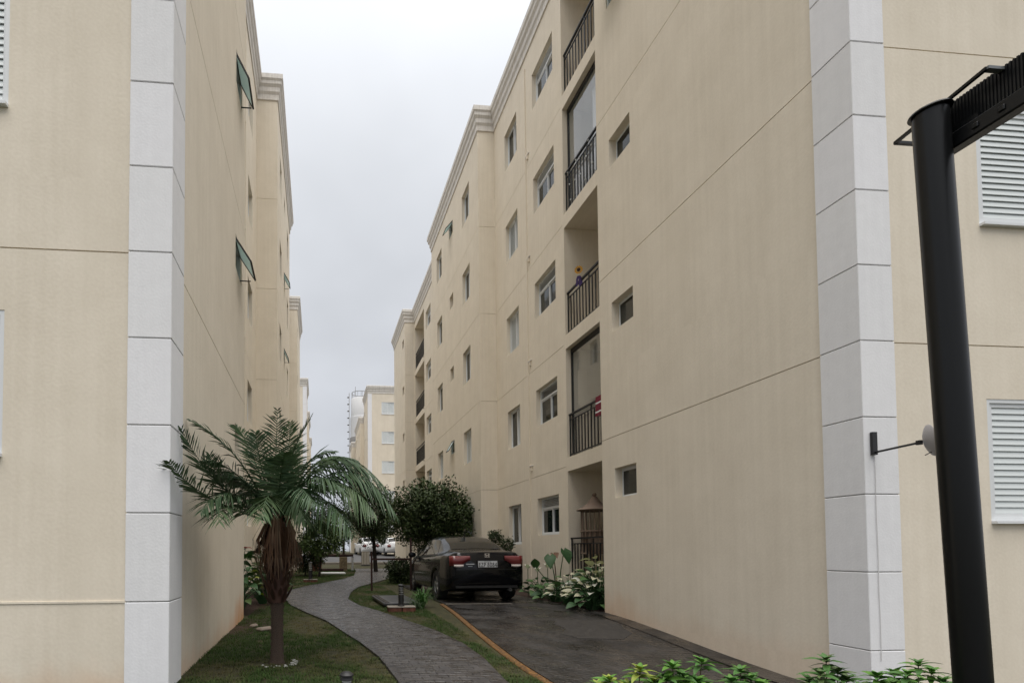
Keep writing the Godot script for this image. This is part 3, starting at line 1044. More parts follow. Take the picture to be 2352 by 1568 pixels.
func make_buildings():
	var right_xs := [0.0, 0.70, 0.16, 0.74, 0.16]
	var left_xs := [0.0, 0.67, 0.03, 0.67, -0.03]
	stain_amount = 0.42
	apartments("near cream apartment block on the right with iron balconies over the parked black sedan", 1.0, 4.94, 4.13, 0.0, 0.195, right_xs, {
		"front_windows": [1.27, 4.6, 7.5], "bath0": [0.0, 0.0, 0.0, 38.0, 0.0], "bath2": [34.0, 30.0, 0.0, 0.0, 40.0],
		"beds": [[4, 3, 0, 0, 2], [0, 1, 3, 3, 2], [4, 1, 4, 2, 4], [0, 1, 0, 2, 1]], "kitchen": [0, 0, 1, 1, 1], "glazed": [false, true, false, true, false], "conduit": true, "slats": [[0, 1.27], [1, 1.27]]})
	stain_amount = 1.0
	apartments("near cream apartment block on the left with its white corner blocks beside the palm", -1.0, 1.20, 4.10, 0.0, 0.705, left_xs, {
		"front_windows": [1.26, 4.6, 7.5], "bath0": [0.0, 33.0, 27.0, 0.0, 0.0], "bath2": [0.0, 0.0, 24.0, 30.0, 0.0],
		"beds": [[0, 1, 2, 0, 3], [1, 0, 2, 1, 0], [4, 2, 0, 1, 2], [0, 1, 0, 2, 1]], "kitchen": [0, 1, 0, 1, 0], "glazed": [false, false, false, false, false], "conduit": true, "slats": [[0, 1.26], [1, 1.26]]})
	apartments("distant cream apartment block facing the cross street behind the white cars", 1.0, 4.75, 46.6, 0.7, 1.65, right_xs, {
		"far": true, "front_windows": [1.27, 4.6, 7.5], "bath0": [0.0, 0.0, 0.0, 0.0, 0.0], "bath2": [0.0, 0.0, 0.0, 0.0, 0.0],
		"beds": [[0, 1, 2, 0, 3], [1, 0, 2, 1, 0], [4, 2, 0, 1, 2], [0, 1, 0, 2, 1]], "kitchen": [0, 1, 0, 1, 0], "glazed": [false, false, false, false, false]})
	apartments("distant pale apartment block seen as a thin strip past the end of the left block", -1.0, 1.05, 46.6, 0.7, 2.2, left_xs, {
		"far": true, "front_windows": [1.26, 4.6, 7.5], "bath0": [0.0, 0.0, 0.0, 0.0, 0.0], "bath2": [0.0, 0.0, 0.0, 0.0, 0.0],
		"beds": [[0, 1, 2, 0, 3], [1, 0, 2, 1, 0], [4, 2, 0, 1, 2], [0, 1, 0, 2, 1]], "kitchen": [0, 1, 0, 1, 0], "glazed": [false, false, false, false, false]})
	# round water tower behind the far block
	var t := thing("water_tower", "tall round white water tower with ladder cage and aerials far down the lane", "water tower", W(7.4, 0.7, 86.0))
	var st := begin(true)
	add_lathe(st, [Vector2(1.75, -1), Vector2(1.75, 23.4), Vector2(1.62, 23.5), Vector2(1.62, 26.6), Vector2(1.5, 26.75), Vector2(0.0, 26.9)], Vector3.ZERO, 32)
	put("tank", st, M.tower, t)
	var rb := begin()
	add_lathe(rb, [Vector2(1.75, 19.2), Vector2(1.84, 19.22), Vector2(1.84, 19.9), Vector2(1.75, 19.92)], Vector3.ZERO, 32)
	put("ring_band", rb, M.roof, t)
	var ld := begin()
	for sx in [-0.25, 0.25]:
		add_box(ld, Vector3(-1.95, 13.5, sx), Vector3(0.05, 28.5, 0.05))
	for i in 46:
		add_box(ld, Vector3(-1.95, 0.6 + i * 0.6, 0), Vector3(0.04, 0.04, 0.5))
		if i % 2 == 0:
			add_box(ld, Vector3(-2.1, 0.6 + i * 0.6, 0), Vector3(0.35, 0.04, 0.6))
	put("ladder", ld, M.concrete, t)
	var rl := begin()
	for i in 16:
		var a := TAU * i / 16
		add_box(rl, Vector3(cos(a) * 1.5, 27.3, sin(a) * 1.5), Vector3(0.05, 1.0, 0.05))
	add_lathe(rl, [Vector2(1.53, 27.7), Vector2(1.53, 27.78), Vector2(1.47, 27.78), Vector2(1.47, 27.7)], Vector3.ZERO, 24)
	put("roof_railing", rl, M.roof, t)
	for p in [[-0.9, 0.6, 1.9], [0.3, 0.2, 1.3], [0.8, 0.5, 1.6]]:
		box_part("aerial", Vector3(0.07, p[2], 0.07), Vector3(p[0], 26.8 + p[2] / 2, p[1]), M.roof, t)

# ------------------------------------------------------------------ vehicles
func pw(t: Array, z: float) -> float:      # piecewise smooth curve through [z, value] pairs, z falling
	for i in t.size() - 1:
		if z <= t[i][0] and z >= t[i + 1][0]:
			var k: float = (t[i][0] - z) / (t[i][0] - t[i + 1][0])
			return lerpf(t[i][1], t[i + 1][1], k)
	return t[0][1] if z > t[0][0] else t[-1][1]

var SEDAN := {
	"len": 2.27, "wheels": [1.36, -1.34], "wr": 0.325, "track": 0.755,
	"top": [[2.27, 0.99], [2.22, 1.045], [2.10, 1.065], [1.80, 1.075], [1.62, 1.10], [1.20, 1.27], [0.80, 1.385], [0.45, 1.425], [0.0, 1.435], [-0.4, 1.41], [-0.75, 1.30], [-1.45, 1.0], [-1.6, 0.965], [-2.0, 0.83], [-2.2, 0.70], [-2.27, 0.60]],
	"belt": [[2.27, 0.90], [2.15, 0.965], [1.75, 0.985], [0.0, 0.935], [-1.45, 0.885], [-2.0, 0.78], [-2.27, 0.56]],
	"wide": [[2.27, 0.72], [2.22, 0.775], [2.10, 0.825], [1.80, 0.862], [1.2, 0.876], [-1.2, 0.876], [-1.8, 0.84], [-2.1, 0.74], [-2.27, 0.56]],
	"roofw": [[2.27, 0.60], [1.75, 0.62], [1.2, 0.57], [0.8, 0.555], [0.0, 0.565], [-0.5, 0.575], [-1.4, 0.66], [-2.27, 0.45]],
	"bottom": [[2.27, 0.42], [2.15, 0.27], [1.8, 0.20], [-1.9, 0.18], [-2.27, 0.25]],
	"side": [1.25, -1.05], "rear": [1.60, 0.86], "front": [-0.52, -1.36],
}
var HATCH := {
	"len": 2.0, "wheels": [1.28, -1.22], "wr": 0.30, "track": 0.72,
	"top": [[2.0, 0.95], [1.97, 1.05], [1.80, 1.30], [1.62, 1.42], [1.2, 1.48], [0.2, 1.49], [-0.25, 1.44], [-1.05, 1.0], [-1.2, 0.97], [-1.75, 0.84], [-1.95, 0.7], [-2.0, 0.6]],
	"belt": [[2.0, 0.9], [1.9, 0.94], [0.0, 0.93], [-1.05, 0.9], [-1.7, 0.8], [-2.0, 0.56]],
	"wide": [[2.0, 0.70], [1.9, 0.79], [1.5, 0.83], [-1.2, 0.83], [-1.7, 0.77], [-2.0, 0.56]],
	"roofw": [[2.0, 0.62], [1.6, 0.58], [0.2, 0.58], [-1.0, 0.66], [-2.0, 0.45]],
	"bottom": [[2.0, 0.42], [1.9, 0.28], [1.5, 0.2], [-1.6, 0.2], [-2.0, 0.28]],
	"side": [1.45, -0.75], "rear": [1.93, 1.66], "front": [-0.32, -0.98],
}

func car_section(c: Dictionary, z: float) -> Array:
	var w := pw(c.wide, z)
	var b := pw(c.belt, z)
	var t := maxf(pw(c.top, z), b + 0.012)
	var rw := minf(pw(c.roofw, z), w - 0.06)
	var lo := pw(c.bottom, z)
	var arch := 0.0
	for wz in c.wheels:
		var q: float = c.wr + 0.055
		var dz: float = absf(z - wz)
		if dz < q:
			arch = maxf(arch, sqrt(q * q - dz * dz) + c.wr - 0.01)
	var hi := t - b
	var p := [Vector2(0, lo), Vector2(w * 0.62, lo), Vector2(w * 0.66, maxf(lo, arch)), Vector2(w - 0.015, maxf(lo + 0.02, arch)), Vector2(w - 0.004, maxf(lo + 0.12, arch + 0.012)), Vector2(w, maxf(lerpf(lo, b, 0.55), arch + 0.03)), Vector2(w - 0.010, maxf(b - 0.14, arch + 0.05)), Vector2(w - 0.028, b - 0.045), Vector2(w - 0.065, b - 0.004)]
	var cabin := clampf(hi / 0.40, 0.0, 1.0)
	var wc := w - 0.085
	p.append(Vector2(wc, b + 0.012 * minf(1.0, hi / 0.03)))
	p.append(Vector2(lerpf(wc, rw, 0.45), b + hi * lerpf(0.55, 0.47, cabin)))
	p.append(Vector2(rw + 0.035, b + hi * lerpf(0.80, 0.82, cabin)))
	p.append(Vector2(rw - 0.05, b + hi * 0.945))
	p.append(Vector2(rw * 0.55, t - 0.004))
	p.append(Vector2(0, t))
	return p

func car_point(c: Dictionary, z: float, k: float, side: float) -> Vector3:
	var p := car_section(c, z)
	var i := mini(int(k), p.size() - 2)
	var q: Vector2 = p[i].lerp(p[i + 1], k - i)
	return Vector3(q.x * side, q.y, z)

# a skin patch lying e outside the body between stations z0..z1 and section places k0..k1
func car_patch(c: Dictionary, z0a: float, z0b: float, z1a: float, z1b: float, k0: float, k1: float, side: float, e: float, nz := 10, nk := 6) -> SurfaceTool:
	var st := begin(true)
	var g := []
	for i in nz + 1:
		var row := []
		for j in nk + 1:
			var kk := lerpf(k0, k1, float(j) / nk)
			var z := lerpf(lerpf(z0a, z0b, float(j) / nk), lerpf(z1a, z1b, float(j) / nk), float(i) / nz)
			var p := car_point(c, z, kk, side)
			var du := car_point(c, z + 0.02, kk, side) - car_point(c, z - 0.02, kk, side)
			var dv := car_point(c, z, kk + 0.05, side) - car_point(c, z, kk - 0.05, side)
			var n := du.cross(dv).normalized()
			if n.dot(p - Vector3(0, 0.7, p.z)) < 0: n = -n
			row.append(p + n * e)
		g.append(row)
	for i in nz:
		for j in nk:
			quad(st, g[i][j], g[i + 1][j], g[i + 1][j + 1], g[i][j + 1], (g[i][j] - Vector3(0, 0.7, g[i][j].z)))
	return st

func make_car(label: String, category: String, c: Dictionary, paint: Material, at: Vector3, turn: float, detail: bool, group := "") -> Node3D:
	var o := thing("parked_car", label, category, at, group)
	o.rotation.y = turn
	var zs := []
	var L: float = c.len
	var z := L
	while z > -L + 0.01:
		zs.append(z)
		z -= 0.05
	zs.append(-L)
	var st := begin(true)
	var prev := []
	for i in zs.size():
		var sec := car_section(c, zs[i])
		var ring := []
		for p in sec: ring.append(Vector3(p.x, p.y, zs[i]))
		if i > 0:
			for j in sec.size() - 1:
				for sd in [1.0, -1.0]:
					var m := Vector3(sd, 1, 1)
					quad(st, prev[j] * m, prev[j + 1] * m, ring[j + 1] * m, ring[j] * m, Vector3(sd * (sec[j + 1].y - sec[j].y), sec[j].x - sec[j + 1].x, 0) + Vector3(0, 0.001, 0))
		if i == 0 or i == zs.size() - 1:
			var ce := Vector3(0, 0.66, zs[i] + (0.035 if i == 0 else -0.05))
			for j in sec.size() - 1:
				for sd in [1.0, -1.0]:
					var m := Vector3(sd, 1, 1)
					tri3(st, ring[j] * m, ring[j + 1] * m, ce, Vector3(0, 0, 1 if i == 0 else -1))
		prev = ring
	put("body", st, paint, o)
	# underside pan so no light shows through the arches
	box_part("floor_pan", Vector3(1.0, 0.12, L * 1.7), Vector3(0, 0.33, 0), M.tyre, o)
	# glass
	for sd in [1.0, -1.0]:
		var zr: float = c.side[0]
		var zf: float = c.side[1]
		put("side_window", car_patch(c, zr, zr - 0.42, 0.10, 0.04, 9.12, 11.0, sd, 0.004), M.car_glass, o)
		put("side_window", car_patch(c, 0.02, -0.03, zf, zf + 0.50, 9.12, 11.0, sd, 0.004), M.car_glass, o)
	var half := [car_patch(c, c.rear[0], c.rear[0] - 0.03, c.rear[1], c.rear[1] - 0.02, 12.0, 14.0, 1.0, 0.005), car_patch(c, c.rear[0], c.rear[0] - 0.03, c.rear[1], c.rear[1] - 0.02, 12.0, 14.0, -1.0, 0.005)]
	var rg := begin(true)
	for h in half:
		h.generate_normals()
		rg.append_from(h.commit(), 0, Transform3D.IDENTITY)
	inst("rear_window", rg.commit(), M.car_glass, o)
	half = [car_patch(c, c.front[0], c.front[0], c.front[1], c.front[1], 11.7, 14.0, 1.0, 0.005), car_patch(c, c.front[0], c.front[0], c.front[1], c.front[1], 11.7, 14.0, -1.0, 0.005)]
	var wg := begin(true)
	for h in half:
		h.generate_normals()
		wg.append_from(h.commit(), 0, Transform3D.IDENTITY)
	inst("windscreen", wg.commit(), M.car_glass, o)
	# wheels
	var tm := cached("tyre%.3f" % c.wr, func(s):
		add_lathe(s, [Vector2(c.wr * 0.64, -0.10), Vector2(c.wr * 0.94, -0.105), Vector2(c.wr, -0.075), Vector2(c.wr, 0.075), Vector2(c.wr * 0.94, 0.105), Vector2(c.wr * 0.64, 0.10), Vector2(c.wr * 0.62, 0.04), Vector2(c.wr * 0.62, -0.04), Vector2(c.wr * 0.64, -0.10)], Vector3.ZERO, 32))
	var rm := cached("rim%.3f" % c.wr, func(s):
		var R: float = c.wr * 0.635
		add_lathe(s, [Vector2(R, -0.08), Vector2(R, 0.085), Vector2(R - 0.018, 0.088), Vector2(R - 0.022, 0.0), Vector2(0.0, -0.01)], Vector3.ZERO, 32)
		for i in 5:
			var a := TAU * i / 5
			add_box(s, Vector3(cos(a) * R * 0.52, 0.07, sin(a) * R * 0.52), Vector3(R * 0.96, 0.03, 0.055), Basis(Vector3.UP, -a))
		add_lathe(s, [Vector2(0.055, 0.04), Vector2(0.055, 0.09), Vector2(0, 0.095)], Vector3.ZERO, 14))
	for wz in c.wheels:
		for sd in [1.0, -1.0]:
			var wh := group_node("wheel", o, Vector3(sd * c.track, c.wr, wz), Basis(Vector3.BACK, -sd * PI / 2))
			inst("tyre", tm, M.tyre, wh)
			inst("rim", rm, M.alloy, wh)
	# mirrors
	for sd in [1.0, -1.0]:
		var ms := begin(true)
		add_lathe(ms, [Vector2(0, -0.075), Vector2(0.06, -0.06), Vector2(0.085, 0), Vector2(0.07, 0.05), Vector2(0, 0.07)], Vector3.ZERO, 12)
		put("wing_mirror", ms, paint, o, Transform3D(Basis().scaled(Vector3(1.25, 1.0, 0.8)), Vector3(sd * (pw(c.wide, -0.75) + 0.07), pw(c.belt, -0.75) + 0.06, c.side[1] + 0.12)))
	# lamps
	var bl: float = pw(c.belt, L - 0.1)
	for sd in [1.0, -1.0]:
		if detail:
			put("tail_lamp", tail_lamp(c, sd, 0.36, 0.775, bl + 0.015, 0.0, 0.012), M.red_lens, o)
			put("reversing_lens", tail_lamp(c, sd, 0.50, 0.70, bl - 0.165, 1.0, 0.02), M.clear_lens, o)
		else:
			put("tail_lamp", tail_lamp(c, sd, 0.40, 0.70, bl - 0.06, 2.0, 0.012), M.red_lens, o)
	# plate
	var py := 0.80 if detail else 0.62
	var pz := L + 0.045
	var tilt := Basis(Vector3.RIGHT, -0.06)
	var plate := cbox_part("number_plate", Vector3(0.40, 0.13, 0.012), 0.003, Vector3(0, py, pz), M.plate, o, tilt)
	if detail:
		var f := SystemFont.new()
		f.font_names = PackedStringArray(["Droid Sans"])
		f.font_weight = 700
		for tx in [["EZP 8084", 0.088, -0.015, 1.15], ["SAO PAULO", 0.024, 0.046, 1.0]]:
			var tmx := TextMesh.new()
			tmx.text = tx[0]
			tmx.font = f
			tmx.font_size = 32
			tmx.pixel_size = tx[1] / 26.0
			tmx.depth = 0.002
			inst("plate_lettering", tmx, M.plate_ink, plate, Transform3D(Basis().scaled(Vector3(0.86, tx[3], 1)), Vector3(0, tx[2], 0.0065)))
		var fr := begin()
		frame_box(fr, -0.215, -0.08, 0.215, 0.08, 0.014, 0.0, 0.016)
		put("plate_frame", fr, M.tyre, o, Transform3D(tilt, Vector3(0, py, pz)))
		# chrome letter emblem in a rounded frame on the boot lid
		var em := begin()
		for q in [[-0.034, 0.012], [0.034, 0.012]]:
			add_box(em, Vector3(q[0] * 0.75, 0, 0), Vector3(0.014, 0.062, 0.008), Basis(Vector3.BACK, -0.16 * signf(q[0])))
		add_box(em, Vector3(0, -0.002, 0), Vector3(0.04, 0.012, 0.008))
		frame_box(em, -0.05, -0.042, 0.05, 0.042, 0.007, 0.0, 0.007)
		put("emblem", em, M.chrome, o, Transform3D(Basis(Vector3.RIGHT, -0.2), Vector3(0, 0.975, L + 0.012)))
		# badge strips left of the plate
		box_part("badge", Vector3(0.17, 0.018, 0.008), Vector3(-0.36, 0.80, L + 0.028), M.chrome, o, Basis(Vector3.UP, -0.10))
		box_part("badge", Vector3(0.09, 0.014, 0.008), Vector3(-0.36, 0.755, L + 0.028), M.alloy, o, Basis(Vector3.UP, -0.10))
		# boot lid shut lines, bumper step
		var sl := begin()
		add_box(sl, Vector3(0, 0.69, L + 0.03), Vector3(1.22, 0.008, 0.012))
		for sd in [1.0, -1.0]:
			add_box(sl, Vector3(sd * 0.61, 0.76, L + 0.004), Vector3(0.008, 0.15, 0.03))
		put("boot_shut_line", sl, M.tyre, o)
		box_part("lower_valance", Vector3(1.30, 0.05, 0.03), Vector3(0, 0.335, L - 0.04), M.tyre, o)
		# chrome window line, aerial, door handles, exhaust
		for sd in [1.0, -1.0]:
			var cl := begin(true)
			var lp := []
			var lr := []
			for i in 14:
				var zz := lerpf(1.30, -1.0, i / 13.0)
				lp.append(car_point(c, zz, 9.0, sd) + Vector3(sd * 0.004, 0.002, 0))
				lr.append(0.006)
			add_tube(cl, lp, lr, 6)
			put("window_trim", cl, M.grey_steel, o)
			for zz in [0.62, -0.42]:
				var hp := car_point(c, zz, 6.6, sd)
				box_part("door_handle", Vector3(0.03, 0.025, 0.17), hp + Vector3(sd * 0.012, 0, 0), paint, o)
		var ae := begin(true)
		add_lathe(ae, [Vector2(0.035, 0), Vector2(0.014, 0.03), Vector2(0.008, 0.10), Vector2(0.005, 0.17), Vector2(0, 0.172)], Vector3.ZERO, 8, Basis(Vector3.RIGHT, 0.55))
		put("roof_aerial", ae, M.tyre, o, Transform3D(Basis.IDENTITY, Vector3(0, pw(c.top, 0.66) - 0.005, 0.66)))
		var ex := begin(true)
		add_lathe(ex, [Vector2(0.03, -0.2), Vector2(0.03, 0.0), Vector2(0.024, 0.0), Vector2(0.024, -0.1)], Vector3.ZERO, 12, Basis(Vector3.RIGHT, PI / 2))
		put("exhaust_pipe", ex, M.alloy, o, Transform3D(Basis.IDENTITY, Vector3(0.5, 0.27, L - 0.02)))
	return o

# wrap-round lamp on the rear corner; kind 0 pointed sedan lamp, 1 lower clear lens, 2 block
func tail_lamp(c: Dictionary, sd: float, xa: float, xb: float, yt: float, kind: float, e: float) -> SurfaceTool:
	var st := begin(true)
	var g := []
	var n := 12
	for i in n + 1:
		var t := float(i) / n
		var x := lerpf(xa, xb, t)
		var z: float = c.len + 0.02
		# follow the plan curve of the rear corner
		var zz: float = c.len
		while zz > c.len - 0.6 and pw(c.wide, zz) - 0.012 < x:
			zz -= 0.01
		z = minf(z, zz + 0.012)
		var hgt := 0.165
		var yb := yt - hgt
		if kind == 0.0:
			hgt = lerpf(0.085, 0.19, smoothstep(0.0, 0.55, t))
			yb = yt - 0.012 - hgt
		elif kind == 1.0:
			yb = yt - 0.04 - 0.012 * sin(t * PI)
			yt = yt
		elif kind == 2.0:
			yb = yt - 0.22
		g.append([Vector3(x * sd, yt, z + e), Vector3(x * sd, (yt + yb) * 0.5, z + e + 0.012), Vector3(x * sd, yb, z + e), Vector3(x * sd, yt, z - 0.05), Vector3(x * sd, yb, z - 0.05)])
	for i in n:
		var A: Array = g[i]
		var B: Array = g[i + 1]
		quad(st, A[0], B[0], B[1], A[1], Vector3(sd * 0.3, 0.1, 1))
		quad(st, A[1], B[1], B[2], A[2], Vector3(sd * 0.3, -0.1, 1))
		quad(st, A[3], B[3], B[0], A[0], Vector3.UP)
		quad(st, A[4], B[4], B[2], A[2], Vector3.DOWN)
	return st

func make_vehicles():
	make_car("glossy black wet sedan with red tail lamps parked in the lane under the balconies", "car", SEDAN, M.black_paint, W(3.46, 0.022, 12.30), 0.0, true)
	make_car("white hatchback with red tail lamps parked across the far end of the walk", "car", HATCH, M.white_paint, W(6.35, gy(6.35, 43.4) + 0.012, 43.4), 0.06, false, "white cars parked at the end of the walk")
	make_car("white car half hidden behind the thin tree trunk, beside the other white car", "car", HATCH, M.white_paint, W(4.3, gy(4.3, 44.2) + 0.012, 44.2), 0.10, false, "white cars parked at the end of the walk")

# ------------------------------------------------------------------ foreground post and beam
func make_pole():
	var t := thing("gate_post", "tall black steel post in the foreground carrying a ribbed overhead beam", "post", W(2.785, -0.20, 1.91))
	var lean := Vector3(2.655 - 2.785, 2.99 + 0.20, 0)
	var st := begin(true)
	add_tube(st, [Vector3(0, -0.1, 0), lean * 0.5, lean], [0.0575, 0.0570, 0.0565], 28)
	put("post", st, M.steel, t)
	var cp := begin(true)
	add_lathe(cp, [Vector2(0.0, 0.0), Vector2(0.066, 0.0), Vector2(0.068, 0.004), Vector2(0.066, 0.010), Vector2(0.0, 0.014)], Vector3.ZERO, 28)
	put("post_cap", cp, M.steel, t, Transform3D(Basis(Vector3.BACK, 0.045), lean))
	var o := Vector3(-2.785, 0.20, 1.91)       # shift from world x,y into the root
	cbox_part("bottom_chord", Vector3(0.055, 0.07, 2.4), 0.006, o + Vector3(2.735, 2.845, -0.76), M.steel, t)
	box_part("grille_plate", Vector3(0.012, 0.135, 2.4), o + Vector3(2.750, 2.965, -0.76), M.steel, t)
	var rb := begin()
	for i in 215:
		add_box(rb, Vector3(2.743, 2.965, -1.955 + i * 0.011), Vector3(0.006, 0.137, 0.0055))
	put("grille_ribs", rb, M.steel, t, Transform3D(Basis.IDENTITY, o)).set_meta("kind", "stuff")
	for q in [-1.88, -1.52, -1.1, -0.6]:
		box_part("chord_spacer", Vector3(0.03, 0.03, 0.16), o + Vector3(2.735, 2.889, q), M.steel, t)
	for q in [-1.80, -1.72, -1.30, -1.22]:
		cbox_part("bolt", Vector3(0.008, 0.022, 0.022), 0.003, o + Vector3(2.705, 2.845, q), M.steel, t)
	# flat bar frame laid over the post head
	var y := 3.022
	box_part("collar_bar", Vector3(0.014, 0.012, 0.372), o + Vector3(2.701, y, -1.918), M.steel, t, Basis(Vector3.UP, -0.158))
	box_part("collar_bar", Vector3(0.46, 0.012, 0.020), o + Vector3(2.90, y, -1.738), M.grey_steel, t)
	box_part("collar_bar", Vector3(0.12, 0.012, 0.014), o + Vector3(2.788, y, -2.098), M.steel, t)

func make_dish():
	var t := thing("satellite_dish", "small grey satellite dish on a black arm fixed to the white corner blocks", "satellite dish", W(4.99, 1.95, 4.085))
	box_part("wall_plate", Vector3(0.045, 0.205, 0.022), Vector3(0, 0.10, 0.0), M.rail, t)
	var e := Vector3(-0.19, -0.045, 0.66)
	e = Vector3(-0.195, 0.0, 0.485)
	var st := begin(true)
	add_tube(st, [Vector3(0.005, 0.02, 0.01), e], [0.0095, 0.0095], 10)
	put("arm", st, M.rail, t)
	var ax := Vector3(0.72, 0.16, 0.55).normalized()
	var b := Basis(ax.cross(Vector3.UP).normalized(), ax, ax.cross(Vector3.UP).normalized().cross(ax))
	var ds := begin(true)
	var pf := []
	for i in 9:
		var r := 0.125 * i / 8.0
		pf.append(Vector2(r, 0.035 * pow(r / 0.125, 2) * 1.0))
	pf.append(Vector2(0.128, 0.038))
	pf.append(Vector2(0.123, 0.041))
	for i in 9:
		var r := 0.121 * (8 - i) / 8.0
		pf.append(Vector2(r, 0.035 * pow(r / 0.125, 2) + 0.004))
	add_lathe(ds, pf, Vector3.ZERO, 28, b)
	put("dish", ds, M.dish, t, Transform3D(Basis.IDENTITY, e + ax * 0.03))
	box_part("clamp", Vector3(0.025, 0.035, 0.03), e, M.rail, t)
	var lb := begin(true)
	add_tube(lb, [e + ax * 0.03 + Vector3(0, -0.11, 0.0), e + ax * 0.16 + Vector3(0, -0.05, 0)], [0.004, 0.004], 6)
	put("feed_arm", lb, M.rail, t)
	var cb := begin(true)
	var pts := []
	var rr := []
	for i in 14:
		pts.append(Vector3(0.012 + 0.002 * sin(i * 1.3), -0.02 - i * 0.14, -0.008))
		rr.append(0.003)
	add_tube(cb, pts, rr, 6)
	put("cable", cb, M.stain, t)

func make_balcony_things():
	# slatted cage on a stand in the ground floor balcony
	var t := thing("bird_cage", "brown slatted bird cage with a flared hut roof on the ground floor balcony", "bird cage", W(5.98, 0.395, 10.37))
	var st := begin()
	for i in 18:
		var a := TAU * i / 18
		add_box(st, Vector3(cos(a) * 0.27, 1.09, sin(a) * 0.27), Vector3(0.02, 0.94, 0.02), Basis(Vector3.UP, -a))
	for y in [0.62, 1.1, 1.54]:
		add_lathe(st, [Vector2(0.25, y), Vector2(0.29, y), Vector2(0.29, y + 0.035), Vector2(0.25, y + 0.035)], Vector3.ZERO, 18)
	put("bars", st, M.cage, t)
	var inner := begin(true)
	add_lathe(inner, [Vector2(0.235, 0.62), Vector2(0.235, 1.1)], Vector3.ZERO, 18)
	put("cage_lining", inner, M.cage, t)
	var rf := begin(true)
	add_lathe(rf, [Vector2(0.36, 1.56), Vector2(0.37, 1.575), Vector2(0.24, 1.64), Vector2(0.13, 1.74), Vector2(0.05, 1.86), Vector2(0.03, 1.87), Vector2(0.05, 1.90), Vector2(0.03, 1.94), Vector2(0, 1.95)], Vector3.ZERO, 18)
	put("roof", rf, M.cage, t)
	for a in [0.8, 2.4, 3.9, 5.5]:
		box_part("leg", Vector3(0.035, 0.62, 0.035), Vector3(cos(a) * 0.2, 0.31, sin(a) * 0.2), M.cage, t)
	# sunflower with purple ribbon tied to the second floor rail
	var f := thing("sunflower_ornament", "yellow cloth sunflower with purple ribbons tied to a balcony handrail", "ornament", W(5.66, 6.99, 10.28))
	var n := Vector3(-0.5, -0.1, 0.86).normalized()
	var b := Basis(Vector3.UP.cross(n).normalized(), n.cross(Vector3.UP.cross(n)).normalized(), n).scaled(Vector3.ONE * 0.62)
	for i in 14:
		var a := TAU * i / 14
		var pt := begin()
		var dir := Vector3(cos(a), sin(a), 0)
		var sdv := Vector3(-sin(a), cos(a), 0)
		quad(pt, dir * 0.05, dir * 0.10 + sdv * 0.028, dir * 0.155 + Vector3(0, 0, 0.015), dir * 0.10 - sdv * 0.028, Vector3(0, 0, 1))
		put("petal", pt, M.yellow_petal, f, Transform3D(b, Vector3(0, 0.20, 0)))
	var ey := begin(true)
	add_lathe(ey, [Vector2(0.062, 0), Vector2(0.06, 0.018), Vector2(0.03, 0.03), Vector2(0, 0.032)], Vector3.ZERO, 14, b * Basis(Vector3.RIGHT, PI / 2))
	put("flower_eye", ey, M.flower_eye, f, Transform3D(Basis.IDENTITY, Vector3(0, 0.20, 0) + n * 0.008))
	for i in 9:
		var rb := begin()
		var x := rng.randf_range(-0.10, 0.10)
		var p := [Vector3(x * 0.4, 0.10, 0.02), Vector3(x, -0.02, 0.04), Vector3(x * 1.2, -0.16 - rng.randf() * 0.12, 0.03)]
		for j in 2:
			quad(rb, p[j] - Vector3(0.018, 0, 0), p[j] + Vector3(0.018, 0, 0), p[j + 1] + Vector3(0.022, 0, 0), p[j + 1] - Vector3(0.022, 0, 0), Vector3(0, 0, 1))
		put("ribbon", rb, M.purple, f, Transform3D(b, Vector3.ZERO))
	# red cloth over the first floor rail
	var cl := thing("striped_cloth", "red cloth with white bands hung over a black balcony handrail", "cloth", W(5.68, 4.18, 9.56))
	for k in 2:
		var cs := begin(true)
		var bands := [[0.0, 0.12, 0], [0.12, 0.15, 1], [0.15, 0.30, 0], [0.30, 0.33, 1], [0.33, 0.40, 0]]
		for bd in bands:
			if bd[2] != k: continue
			for i in 6:
				for sidev in [-1.0, 1.0]:
					var q := []
					for c in [[i, bd[0]], [i + 1, bd[0]], [i + 1, bd[1]], [i, bd[1]]]:
						var zz: float = -0.13 + c[0] * 0.26 / 6
						q.append(Vector3(sidev * (0.032 + 0.012 * sin(c[0] * 2.1 + c[1] * 3) * (c[1] * 2)), 0.03 - c[1], zz))
					quad(cs, q[0], q[1], q[2], q[3], Vector3(sidev, 0, 0))
		put("red_band" if k == 0 else "white_band", cs, M.red_cloth if k == 0 else M.white, cl)
	# pale string lights wound on the third floor rail
	var sl := thing("string_lights", "string of small pale lights wound along the glazed third floor railing", "string lights", W(5.66, 8.8, 9.7))
	var wire := begin(true)
	var wp := []
	var wr := []
	for i in 50:
		wp.append(Vector3(0.015 * sin(i * 1.1), 0.45 + 0.42 * sin(i * 0.55), 0.95 - i * 0.04))
		wr.append(0.0035)
	add_tube(wire, wp, wr, 5)
	put("wire", wire, M.rail, sl)
	var bm := box_mesh(Vector3(0.022, 0.03, 0.022))
	for i in range(0, 50, 2):
		inst("bulb", bm, M.lamp_white, sl, Transform3D(Basis.from_euler(Vector3(i, i * 2.0, 0)), wp[i] + Vector3(-0.014, 0, 0)))

